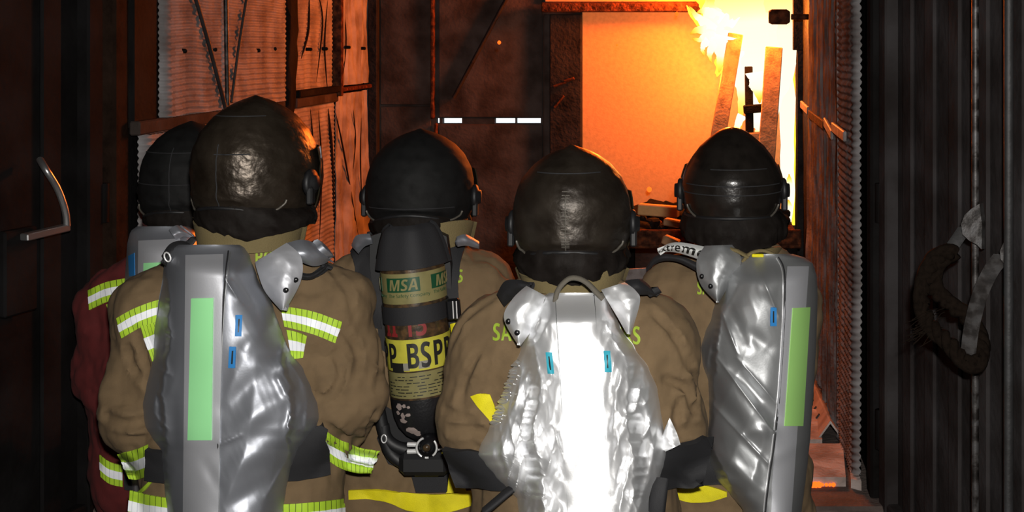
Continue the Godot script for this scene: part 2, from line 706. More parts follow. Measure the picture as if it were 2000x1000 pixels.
# a strip laid on a body between two pixel polylines
func on_body(f: Field, top: Array, bot: Array, d: float, nu: int, nv: int, lift: float) -> Array:
	var a := curve(top, nu)
	var b := curve(bot, nu)
	var rows := []
	var depth := []
	for j in nv:
		var r := []
		for i in nu:
			var q: Vector2 = a[i].lerp(b[i], j / (nv - 1.0))
			r.append(ray(f, q.x, q.y, d - 0.45, d + 0.35))
		depth.append(r)
	# where a ray passes beside the body, carry on at the depth of its neighbour
	for j in nv:
		for i in nu:
			if depth[j][i] < 0.0:
				for s in range(1, nu):
					if i - s >= 0 and depth[j][i - s] > 0.0:
						depth[j][i] = depth[j][i - s]
						break
					if i + s < nu and depth[j][i + s] > 0.0:
						depth[j][i] = depth[j][i + s]
						break
				if depth[j][i] < 0.0:
					depth[j][i] = d
	for j in nv:
		var r := PackedVector3Array()
		for i in nu:
			var q: Vector2 = a[i].lerp(b[i], j / (nv - 1.0))
			var p := P(q.x, q.y, depth[j][i])
			var n := f.normal(p)
			if n.length_squared() < 0.5 or n.dot(Vector3(0, 2, 0) - p) < 0.0:
				n = Vector3(0, 0, 1)
			r.append(p + n * lift)
		rows.append(r)
	return rows


func sheet(rows: Array, th: float, us := 1.0) -> MB:
	var mb := MB.new()
	mb.slab(rows, th, Vector3(0, 0, 1))
	var nu: int = rows[0].size()
	for k in mb.U.size():
		mb.U[k] = Vector2(mb.U[k].x * us, mb.U[k].y)
	return mb


# lime - white - lime reflective tape
func tape(f: Field, who: Node3D, top: Array, bot: Array, d: float, hatch: float) -> void:
	var t0 := curve(top, 9)
	var b0 := curve(bot, 9)
	var n := Node3D.new()
	n.name = "reflective_stripe"
	who.add_child(n, true)
	for k in 3:
		var lo: float = [0.0, 0.34, 0.68][k]
		var hi: float = [0.35, 0.69, 1.0][k]
		var a := []
		var b := []
		for i in 9:
			a.append(t0[i].lerp(b0[i], lo))
			b.append(t0[i].lerp(b0[i], hi))
		var rows := on_body(f, a, b, d, 15, 4, 0.0035 if k != 1 else 0.0045)
		part("tape_band" if k != 1 else "white_tape", sheet(rows, 0.003, hatch), M.lime if k != 1 else M.white_tape, n)


func patch(f: Field, who: Node3D, called: String, top: Array, bot: Array, d: float, m: Material, lift := 0.006, nu := 16, nv := 9) -> void:
	part(called, sheet(on_body(f, top, bot, d, nu, nv, lift), minf(lift, 0.012)), m, who)


func print_on(f: Field, who: Node3D, s: String, x0: float, x1: float, y0: float, y1: float, hgt: float, d: float) -> void:
	var f2 := letters(s, func(x, y, _z): return Vector3(x, y, 0))
	var w := 0.0
	for q in f2.V:
		w = maxf(w, q.x)
	var mp := func(x: float, y: float, z: float) -> Vector3:
		var t := x / w
		var px := lerpf(x0, x1, t)
		var py := lerpf(y0, y1, t) - y * hgt
		var dd := ray(f, px, py, d - 0.45, d + 0.35)
		if dd < 0.0:
			dd = d
		var p := P(px, py, dd)
		return p + f.normal(p) * (0.003 + z)
	part("lettering", letters(s, mp), M.text, who, "yellow-green printed letters across the upper back")


func hand_mesh() -> ArrayMesh:
	# a gloved hand along -z (fingers) from the wrist at the origin, palm down, thumb towards +x
	var f := Field.new(Vector3(-0.08, -0.09, -0.24), Vector3(0.11, 0.05, 0.06), 0.006)
	f.cap(Vector3(0, 0, 0.04), Vector3(0, 0, -0.02), 0.042, 0.036, 0.02)
	for k in 4:
		var x := -0.033 + 0.022 * k
		f.cap(Vector3(x * 0.6, 0, -0.02), Vector3(x, 0, -0.095), 0.02, 0.017, 0.016)
		var l: float = [0.032, 0.042, 0.046, 0.04][k]
		var a := Vector3(x, 0, -0.098)
		var b := a + Vector3(0, -0.012, -l)
		var c := b + Vector3(0, -l * 0.75, -l * 0.45)
		f.cap(a, b, 0.0115, 0.0108, 0.004)
		f.cap(b, c, 0.0108, 0.0098, 0.004)
		f.cap(c, c + Vector3(0, -0.018, 0.008), 0.0098, 0.009, 0.004)
	f.cap(Vector3(0.025, -0.005, -0.03), Vector3(0.058, -0.015, -0.065), 0.018, 0.0135, 0.012)
	f.cap(Vector3(0.058, -0.015, -0.065), Vector3(0.062, -0.03, -0.1), 0.0135, 0.0115, 0.006)
	var mb := MB.new()
	f.net(mb)
	return mb.mesh()


var hand: ArrayMesh


# s: label, D, coat, joints in pixels
func person(s: Dictionary) -> Dictionary:
	var D: float = s.D
	var sc := F / D
	var base := P(s.cx, 0, D)
	base.y = 0.0
	var who := thing("person", s.label, "person", base, s.get("group", ""))
	var f := Field.new(base + Vector3(-0.52, 0.02, -0.5), base + Vector3(0.52, 1.92, 0.3), 0.0085)
	var J := func(q) -> Vector3: return P(q[0], q[1], D + (q[2] if q.size() > 2 else 0.0))
	var nk: Vector3 = J.call(s.neck)
	var sl: Vector3 = J.call(s.sl)
	var sr: Vector3 = J.call(s.sr)
	var el: Vector3 = J.call(s.el)
	var er: Vector3 = J.call(s.er)
	var wl: Vector3 = J.call(s.wl)
	var wr: Vector3 = J.call(s.wr)
	var hd: Vector3 = J.call(s.head)
	var hipy := 0.93
	var cx := (sl.x + sr.x) * 0.5
	var tw: float = s.get("tw", 0.095)
	# trunk
	for g in [-1.0, 1.0]:
		f.cap(Vector3(cx + g * tw, sl.y - 0.05, nk.z), Vector3(cx + g * tw * 0.9, hipy + 0.15, nk.z), 0.155, 0.15, 0.08, 1.12)
		f.cap(Vector3(cx + g * tw * 0.9, hipy + 0.15, nk.z), Vector3(cx + g * tw * 1.05, hipy - 0.17, nk.z), 0.15, 0.155, 0.08, 1.05)
		var hip := Vector3(cx + g * 0.1, hipy - 0.1, nk.z)
		var knee := Vector3(cx + g * 0.12, 0.5, nk.z - 0.03)
		f.cap(hip, knee, 0.115, 0.09, 0.04)
		f.cap(knee, Vector3(cx + g * 0.13, 0.13, nk.z + 0.01), 0.09, 0.085, 0.04)
	f.cap(nk + Vector3(0, -0.02, 0), sl + Vector3(0.01, 0.02, 0), 0.075, 0.088, 0.09)
	f.cap(nk + Vector3(0, -0.02, 0), sr + Vector3(-0.01, 0.02, 0), 0.075, 0.088, 0.09)
	f.cap(nk + Vector3(0, -0.04, 0), hd, 0.07, 0.065, 0.05)
	f.cap(hd, hd + Vector3(0, 0.025, -0.01), 0.082, 0.08, 0.04)
	f.cap(hd + Vector3(0, 0.0, -0.09), hd + Vector3(0, 0.02, -0.085), 0.02, 0.014, 0.03)
	# arms
	f.cap(sl, el, 0.1, 0.092, 0.06)
	f.cap(el, wl, 0.09, 0.062, 0.05)
	f.cap(sr, er, 0.1, 0.092, 0.06)
	f.cap(er, wr, 0.09, 0.062, 0.05)
	f.wrinkle(noise(5.0, 2, int(s.cx), true), 0.014, Vector3(1, 0.75, 1))
	f.wrinkle(noise(16.0, 2, int(s.cx) + 3, true), 0.0035, Vector3(1, 0.8, 1), 0.8)
	for g in s.get("folds", []):
		var pts := []
		for q in curve(g.p, 6):
			var dd := ray(f, q.x, q.y, D - 0.45, D + 0.3)
			if dd > 0.0:
				pts.append(P(q.x, q.y, dd))
		if pts.size() > 1:
			f.groove(pts, g.get("w", 0.012), g.get("a", 0.013) * 1.5)
	var mb := MB.new()
	f.net(mb)
	var body := part("body", mb, s.coat, who)
	# gloves and boots
	for g in [[el, wl, 1.0], [er, wr, -1.0]]:
		var gl := MeshInstance3D.new()
		gl.name = "glove"
		gl.mesh = hand
		gl.material_override = M.rubber
		var dir: Vector3 = (g[1] - g[0]).normalized()
		var b := Basis.looking_at(dir, Vector3.UP)
		if g[2] < 0.0:
			b = b * Basis.from_scale(Vector3(-1, 1, 1))
		gl.transform = Transform3D(b, g[1] + dir * 0.06 - base)
		who.add_child(gl, true)
	for g in [-1.0, 1.0]:
		var bt := MB.new()
		var c := Vector3(cx + g * 0.13, 0, nk.z + 0.01)
		var rings := []
		for q in [[0.0, 0.05, 0.14, -0.06], [0.03, 0.052, 0.145, -0.06], [0.07, 0.05, 0.13, -0.05], [0.1, 0.052, 0.1, -0.02], [0.15, 0.06, 0.075, 0.0], [0.24, 0.075, 0.08, 0.0], [0.3, 0.1, 0.105, 0.0]]:
			var ring := PackedVector3Array()
			for i in 20:
				var a := -TAU * i / 20.0
				ring.append(c + Vector3(cos(a) * q[1], q[0], sin(a) * q[2] + q[3]))
			rings.append(ring)
		bt.loft(rings)
		part("boot", bt, M.boot, who)
	helmet(who, s, D)
	return {"who": who, "field": f, "D": D}


func helmet(who: Node3D, s: Dictionary, D: float) -> void:
	var hm: Dictionary = s.helmet
	var dc: float = D + hm.get("dz", 0.03)
	var m: float = dc / F
	var cx: float = hm.x
	var hw: float = hm.hw * m
	var top: Vector3 = P(cx, hm.top, dc)
	var hgt: float = (hm.bot - hm.top) * m
	var yaw: float = hm.get("yaw", 0.0)
	var prof: Array = hm.get("prof", [[0.0, 0.02], [0.02, 0.12], [0.05, 0.28], [0.1, 0.46], [0.18, 0.66], [0.3, 0.84], [0.43, 0.94], [0.56, 0.99], [0.68, 1.0], [0.8, 0.99], [0.9, 0.95], [1.0, 0.88]])
	var nz := noise(26.0, 2, int(cx), true)
	var long := 1.17
	var mt: Material = hm.mat
	# shell point for a height share and an angle round (0 = straight back)
	var at := func(t: float, a: float, lift: float) -> Vector3:
		var r := 0.0
		for k in prof.size() - 1:
			if t <= prof[k + 1][0] or k == prof.size() - 2:
				r = lerpf(prof[k][1], prof[k + 1][1], clampf((t - prof[k][0]) / (prof[k + 1][0] - prof[k][0]), 0.0, 1.0))
				break
		var w := hw * r
		var l := hw * long * minf(1.0, r * 1.04)
		var q := Vector3(sin(a) * w, 0, cos(a) * l)
		var n := Vector3(sin(a) / hw, 0.5 * (1.0 - t) / hw, cos(a) / (hw * long)).normalized()
		var back := maxf(0.0, cos(a))
		q += n * (lift + (nz.get_noise_3d(q.x, t * hgt * 0.7, q.z) * hm.get("crease", 0.002) * smoothstep(0.15, 0.4, t)))
		q.y = -t * hgt + hm.get("arch", 0.1) * hgt * back * back * smoothstep(0.75, 1.0, t)
		return top + Vector3(0, 0, 0.0) + q.rotated(Vector3.UP, yaw)
	var rows := []
	for j in 41:
		var t := pow(j / 40.0, 1.35)
		var ring := PackedVector3Array()
		for i in 64:
			ring.append(at.call(t, TAU * i / 64.0 + PI, 0.0))
		rows.append(ring)
	var mb := MB.new()
	mb.loft(rows, true, false)
	var inner := []
	for k in [40, 32, 20]:
		var ring := PackedVector3Array()
		for q in rows[k]:
			var c := Vector3(top.x, q.y, top.z)
			ring.append(c + (q - c) * 0.93)
		inner.append(ring)
	mb.grid([rows[40], inner[0]], true)
	mb.loft(inner, false, true)
	var h := part("helmet", mb, mt, who, hm.get("label", ""))
	# comb ridge over the crown
	var seam := []
	for k in 22:
		seam.append(at.call(lerpf(hm.get("s0", 0.3), 0.985, k / 21.0), 0.0, 0.0005))
	if hm.get("seam", true):
		var sm := MB.new()
		sm.tube(seam, 0.0016, 6)
		part("seam", sm, M.trim if hm.get("seam_light", false) else M.seam, h)
		if hm.get("stitches", false):
			for k in range(1, 21):
				var st := MB.new()
				var tt := lerpf(0.34, 0.97, k / 21.0)
				st.tube([at.call(tt, -0.07, 0.0012), at.call(tt, 0.07, 0.0012)], 0.0011, 5)
				part("stitch", st, M.trim, h)
	for e in hm.get("hseams", []):
		var sm := MB.new()
		var pts := []
		for k in 24:
			pts.append(at.call(e[0], lerpf(e[1], e[2], k / 23.0), 0.0008))
		sm.tube(pts, 0.0016, 6)
		part("seam", sm, M.seam, h)
	# rim round the lower edge
	var rim := MB.new()
	var pts2 := []
	for k in 61:
		pts2.append(at.call(1.0, lerpf(-2.3, 2.3, k / 60.0), 0.002))
	rim.tube(pts2, 0.0045, 8)
	part("rim", rim, M.rubber, h)
	for g in [-1.0, 1.0]:
		var pc: Vector3 = at.call(0.74, g * 1.62, 0.0)
		var ax: Vector3 = (pc - Vector3(top.x, pc.y, top.z)).normalized()
		# visor hinge boss: stepped disc with a lug
		var ph := MB.new()
		var b := Basis(Vector3.UP, ax, Vector3.UP.cross(ax)).orthonormalized()
		ph.lathe([Vector2(0.0, -0.004), Vector2(0.034, -0.004), Vector2(0.034, 0.006), Vector2(0.029, 0.011), Vector2(0.02, 0.012), Vector2(0.018, 0.02), Vector2(0.0, 0.021)], Transform3D(b, pc), 20)
		ph.box(pc + Vector3(0, -0.03, 0.012) + ax * 0.006, Vector3(0.016, 0.045, 0.03), Basis(), 0.004)
		part("visor_hinge", ph, M.rubber, h)
		var cl := MB.new()
		var cpt := []
		for k in 9:
			cpt.append(at.call(lerpf(0.86, 0.995, k / 8.0), g * lerpf(1.12, 0.86, pow(k / 8.0, 2.0)), 0.003))
		cl.tube(cpt, 0.003, 6)
		part("edge_piping", cl, M.trim, h)
	# face shield at the front
	var vs := []
	for j in 9:
		var r := PackedVector3Array()
		for i in 17:
			r.append(at.call(lerpf(0.45, 0.99, j / 8.0), PI + lerpf(-1.25, 1.25, i / 16.0), 0.012))
		vs.append(r)
	var vm := MB.new()
	vm.slab(vs, 0.003, Vector3(0, 0, -1))
	part("visor", vm, M.visor, h)
	# leather curtain hanging from the rim over the nape
	var cu: Dictionary = s.curtain
	var crow := []
	var nc := noise(9.0, 2, int(cx) + 7, true)
	for j in 13:
		var t := j / 12.0
		var r := PackedVector3Array()
		for i in 49:
			var a := lerpf(-1.9, 1.9, i / 48.0)
			var p0: Vector3 = at.call(0.93, a, -0.008)
			var nk: Vector3 = P(cu.x, cu.y, D - 0.01)
			var p1 := nk + Vector3(sin(a) * cu.w, absf(sin(a)) * cu.get("lift", 0.03), cos(a) * cu.get("dep", 0.1))
			var q := p0.lerp(p1, t)
			var nn := Vector3(sin(a), 0, cos(a))
			q += nn * (sin(t * PI) * 0.012 + nc.get_noise_3d(a * 0.25, t * 0.06, 0.0) * 0.012 * t)
			r.append(q)
		crow.append(r)
	var cm := MB.new()
	cm.slab(crow, 0.004, Vector3(0, 0, 1))
	part("neck_curtain", cm, M.curtain, who, "dark leather curtain under the helmet")
	# standing collar
	var co: Dictionary = s.collar
	var colr := []
	for j in 6:
		var t := j / 5.0
		var r := PackedVector3Array()
		for i in 41:
			var a := lerpf(-2.6, 2.6, i / 40.0)
			var c: Vector3 = P(co.x, lerpf(co.y0, co.y1, t), D)
			r.append(c + Vector3(sin(a) * lerpf(co.w, co.w * 1.12, t), 0.012 * sin(a * 2.0) * t, cos(a) * lerpf(0.125, 0.115, t)) )
		colr.append(r)
	var cmb := MB.new()
	cmb.slab(colr, 0.008, Vector3(0, 0, 1))
	part("collar", cmb, M.collar if s.coat == M.coat else M.red_coat, who)


# ------------------------------------------------------------------ covered breathing sets
# front face of a bag: rows of [y, left, right] in pixels
class Bag:
	var rows: Array
	var d: float
	var bulge: float
	var strokes: Array
	var amp := 0.006
	var tilt := 0.0
	var small := 0.15
	var inner: Array
	var step := 0.0
	var soft := 14.0
	var skirt := 0.008
	var flat := 2.4
	var smooth_lo := 0.0
	var smooth_hi := 0.0
	var panel: Callable
	var n1: FastNoiseLite
	var n2: FastNoiseLite
	var home: Node

	func edge(y: float, c: int) -> float:
		return home.table(rows, y, c)

	func depth(x: float, y: float) -> float:
		var l := edge(y, 1)
		var r := edge(y, 2)
		var u := clampf(2.0 * (x - l) / maxf(1.0, r - l) - 1.0, -1.0, 1.0)
		var au := absf(u)
		var b := pow(maxf(0.0, 1.0 - pow(au, flat)), 0.62)
		var tv: float = (y - rows[0][0]) / 60.0
		b *= bulge * lerpf(0.5, 1.0, smoothstep(0.0, 1.0, tv))
		var dd: float = d - b - tilt * (y - rows[0][0]) / 500.0
		var side := 1.0
		if panel.is_valid():
			var pe: Vector2 = panel.call(y)
			side = smoothstep(0.0, 26.0, maxf(pe.x - x, x - pe.y))
		var fold := 0.0
		fold += n1.get_noise_2d(x * 1.0 + y * 0.3, y * 0.25) * amp * (0.12 + 0.88 * side)
		fold += n2.get_noise_2d(x - y * 0.35, y * 0.25) * amp * small * side
		for s in strokes:
			var a: Vector2 = s[0]
			var ba: Vector2 = s[1] - a
			var t := clampf((Vector2(x, y) - a).dot(ba) / ba.length_squared(), 0.0, 1.0)
			var q: float = (Vector2(x, y) - a - ba * t).length() / s[2]
			if q < 2.5:
				fold += s[3] * (exp(-q * q) if s.size() < 5 else exp(-2.2 * q)) * (0.35 + 0.65 * sin(PI * clampf(t, 0.08, 0.92)))
		if inner:
			var wob := 5.0 * n2.get_noise_2d(y * 1.3, 40.0)
			var il: float = home.table(inner, y, 1) + wob
			var ir: float = home.table(inner, y, 2) + wob
			var outside := maxf(il - x, x - ir)
			dd += step * smoothstep(-2.0, soft, outside)
			fold += step * 0.16 * exp(-absf(outside) / 5.0)
			if outside > 0.0:
				fold += skirt * n2.get_noise_2d(x * 1.5 + y * 0.35, y * 0.22) * smoothstep(0.0, 14.0, outside)
		return minf(d + 0.008, dd - fold * smoothstep(1.0, 0.86, au))


func bag_mesh(b: Bag, nu: int, nv: int) -> MB:
	var y0: float = b.rows[0][0]
	var y1: float = b.rows[-1][0]
	var front := []
	var back := []
	for j in nv:
		var y := lerpf(y0, y1, j / (nv - 1.0))
		var l := b.edge(y, 1)
		var r := b.edge(y, 2)
		var fr := PackedVector3Array()
		var bk := PackedVector3Array()
		for i in nu:
			var t := i / (nu - 1.0)
			var x := lerpf(l, r, t - 0.09 * sin(TAU * t) / TAU * 2.0)
			fr.append(P(x, y, b.depth(x, y)))
			bk.append(P(x, y, b.d + 0.012))
		front.append(fr)
		back.append(bk)
	var mb := MB.new()
	mb.grid(front, false, false)
	mb.grid(back, false, true)
	mb.grid([front[0], back[0]], false, true)
	mb.grid([front[-1], back[-1]], false, false)
	var e := [PackedVector3Array(), PackedVector3Array(), PackedVector3Array(), PackedVector3Array()]
	for j in nv:
		e[0].append(front[j][0])
		e[1].append(back[j][0])
		e[2].append(front[j][nu - 1])
		e[3].append(back[j][nu - 1])
	mb.grid([e[0], e[1]], false, false)
	mb.grid([e[2], e[3]], false, true)
	return mb


# a patch of cloth on a bag between two pixel polylines
func bag_patch(b: Bag, top: Array, bot: Array, nu: int, nv: int, lift: float) -> Array:
	var a := curve(top, nu)
	var c := curve(bot, nu)
	var rows := []
	for j in nv:
		var r := PackedVector3Array()
		for i in nu:
			var q: Vector2 = a[i].lerp(c[i], j / (nv - 1.0))
			r.append(P(q.x, q.y, b.depth(q.x, q.y) - lift))
		rows.append(r)
	return rows


func bag_line(b: Bag, called: String, pts: Array, r: float, m: Material, who: Node3D, n := 60) -> void:
	var mb := MB.new()
	var w := []
	for q in curve(pts, n):
		w.append(P(q.x, q.y, b.depth(q.x, q.y) - r * 0.35))
	mb.tube(w, r, 6)
	part(called, mb, m, who)


func new_bag(rows: Array, d: float, bulge: float, sd: int, amp := 0.006) -> Bag:
	var b := Bag.new()
	b.home = self
	b.rows = rows
	b.d = d
	b.bulge = bulge
	b.amp = amp
	b.n1 = noise(0.0075, 1, sd, true)
	b.n2 = noise(0.018, 2, sd + 5, true)
	return b


# loose flap between a left and a right pixel polyline; d runs from top to bottom
func flap(who: Node3D, called: String, left: Array, right: Array, d0: float, d1: float, belly: float, m: Material, th := 0.003, nu := 14, nv := 18) -> Array:
	var a := curve(left, nv)
	var b := curve(right, nv)
	var nz := noise(0.02, 2, int(left[0].x), true)
	var rows := []
	for j in nv:
		var r := PackedVector3Array()
		var t := j / (nv - 1.0)
		for i in nu:
			var s := i / (nu - 1.0)
			var q: Vector2 = a[j].lerp(b[j], s)
			r.append(P(q.x, q.y, lerpf(d0, d1, t) - belly * sin(PI * s) - belly * 0.5 * sin(PI * t) - 0.004 * nz.get_noise_2d(q.x, q.y)))
		rows.append(r)
	var mb := MB.new()
	mb.slab(rows, th, Vector3(0, 0, 1))
	part(called, mb, m, who)
	return rows


func stud(who: Node3D, x: float, y: float, d: float, r := 0.0062) -> void:
	var mb := MB.new()
	var b := Basis(Vector3.RIGHT, Vector3(0, 0, 1), Vector3(0, -1, 0))
	mb.lathe([Vector2(0, -0.004), Vector2(r, -0.004), Vector2(r, 0.001), Vector2(r * 0.7, 0.003), Vector2(0, 0.0035)], Transform3D(b, P(x, y, d)), 14)
	part("snap_stud", mb, M.black_gloss, who)


func flap_depth(rows: Array, x: float, y: float) -> float:
	var best := 1e9
	var d := 3.0
	for r in rows:
		for p in r:
			var px: float = VX + F * p.x / -p.z
			var py: float = VY + F * (EYE - p.y) / -p.z
			var e := Vector2(px - x, py - y).length_squared()
			if e < best:
				best = e
				d = -p.z
	return d


func tab(b: Bag, who: Node3D, x: float, y: float, w: float, h: float, lean: float, m: Material) -> void:
	var n := part("cloth_tab", sheet(bag_patch(b, [Vector2(x - w, y - h), Vector2(x + w, y - h)], [Vector2(x - w - lean, y + h), Vector2(x + w - lean, y + h)], 4, 8, 0.004), 0.003), m, who, "blue tab")
	part("eyelet_slot", sheet(bag_patch(b, [Vector2(x - w * 0.2, y - h * 0.62), Vector2(x + w * 0.2, y - h * 0.62)], [Vector2(x - w * 0.2 - lean * 0.8, y + h * 0.62), Vector2(x + w * 0.2 - lean * 0.8, y + h * 0.62)], 3, 8, 0.0055), 0.002), M.ink, n)


func V2(a: Array) -> Array:
	var r := []
	for k in range(0, a.size(), 2):
		r.append(Vector2(a[k], a[k + 1]))
	return r


# ------------------------------------------------------------------ the place
func build_shell() -> void:
	var w := 0.08
	var mb := MB.new()
	mb.box(Vector3(-0.5, -0.05, -1.2), Vector3(8.6, 0.1, 6.2), Basis())
	struct("floor", mb, M.ground)
	mb = MB.new()
	mb.box(Vector3(-0.5, 3.35, -1.2), Vector3(8.6, 0.1, 6.2), Basis())
	struct("ceiling", mb, M.soot_steel)
	for e in [["wall_left", Vector3(-4.75, 1.65, -1.2), Vector3(0.1, 3.3, 6.2)], ["wall_right", Vector3(3.75, 1.65, -1.2), Vector3(0.1, 3.3, 6.2)], ["wall_back", Vector3(-0.5, 1.65, 1.85), Vector3(8.4, 3.3, 0.1)]]:
		mb = MB.new()
		mb.box(e[1], e[2], Basis())
		struct(e[0], mb, M.soot_steel)
	# bulkhead round the opening of the fire compartment
	mb = MB.new()
	mb.box(Vector3((-4.7 + XL - 0.06) / 2, 1.65, -DO - 0.02), Vector3(XL - 0.06 + 4.7, 3.3, 0.08))
	mb.box(Vector3((3.7 + XR + 0.06) / 2, 1.65, -DO - 0.02), Vector3(3.7 - XR - 0.06, 3.3, 0.08))
	mb.box(Vector3((XL + XR) / 2, 3.0, -DO - 0.02), Vector3(XR - XL + 0.12, 0.6, 0.08))
	mb.box(Vector3((XL + XR) / 2, 0.245, -DO + 0.06), Vector3(XR - XL + 0.12, 0.49, 0.06))
	struct("wall_bulkhead", mb, M.soot_steel)
	# posts at both sides of the opening
	for e in [[XL - 0.03, "trim_1"], [XR + 0.03, "trim_2"]]:
		mb = MB.new()
		mb.box(Vector3(e[0], 1.65, -DO), Vector3(0.06, 2.3, 0.1), Basis(), 0.008)
		struct(e[1], mb, M.trim_rust if e[1] == "trim_1" else M.soot_steel)
	# fire compartment
	mb = MB.new()
	mb.box(Vector3((XL + XR) / 2, FLOOR - 0.05, -(3.99 + DB) / 2), Vector3(XR - XL + 0.1, 0.1, DB - 3.99), Basis(), 0.01)
	struct("floor_fire_compartment", mb, M.floor)
	mb = MB.new()
	mb.box(Vector3((XL + XR) / 2, 2.8, -(DO + DB) / 2), Vector3(XR - XL + 0.3, 0.1, DB - DO + 0.1))
	struct("ceiling_fire_compartment", mb, M.soot_steel)


func ribbed(x: float, side: float, d0: float, d1: float, y0: float, y1: float, pitch: float, relief: float, wave: float, sd: int, nu := 26, strand := 0.0) -> MB:
	# corrugated sheet with level ribs on a side wall, facing side (+1 = to the right);
	# expanded-metal strands of that width, tilted to catch the flash and shun firelight
	var nz := noise(3.0, 2, sd)
	var nf := noise(9.0, 2, sd + 1, true)
	var at := []
	if strand > 0.0:
		var d := d0
		while d < d1 - 0.001:
			var e := minf(d + strand, d1)
			at.append([d, 0.0])
			at.append([e - strand * 0.12, 1.1 * (e - d)])
			d = e
		at.append([d1, 0.0])
	else:
		for i in nu:
			at.append([lerpf(d0, d1, i / (nu - 1.0)), 0.0])
	var rows := []
	var nv := int((y1 - y0) / pitch * 5.0)
	for j in nv + 1:
		var y := lerpf(y1, y0, float(j) / nv)
		var r := PackedVector3Array()
		for q in at:
			var d: float = q[0]
			var off := relief * (0.5 + 0.5 * sin(TAU * y / pitch + 2.0 * nz.get_noise_2d(d, 0.0)))
			off += wave * (nz.get_noise_2d(d * 1.6, y * 0.25) + 0.6 * nf.get_noise_2d(d, y * 0.12))
			r.append(Vector3(x + side * (0.012 + off + q[1]), y, -d))
		rows.append(r)
	var mb := MB.new()
	mb.slab(rows, 0.003, Vector3(side, 0, 0))
	return mb


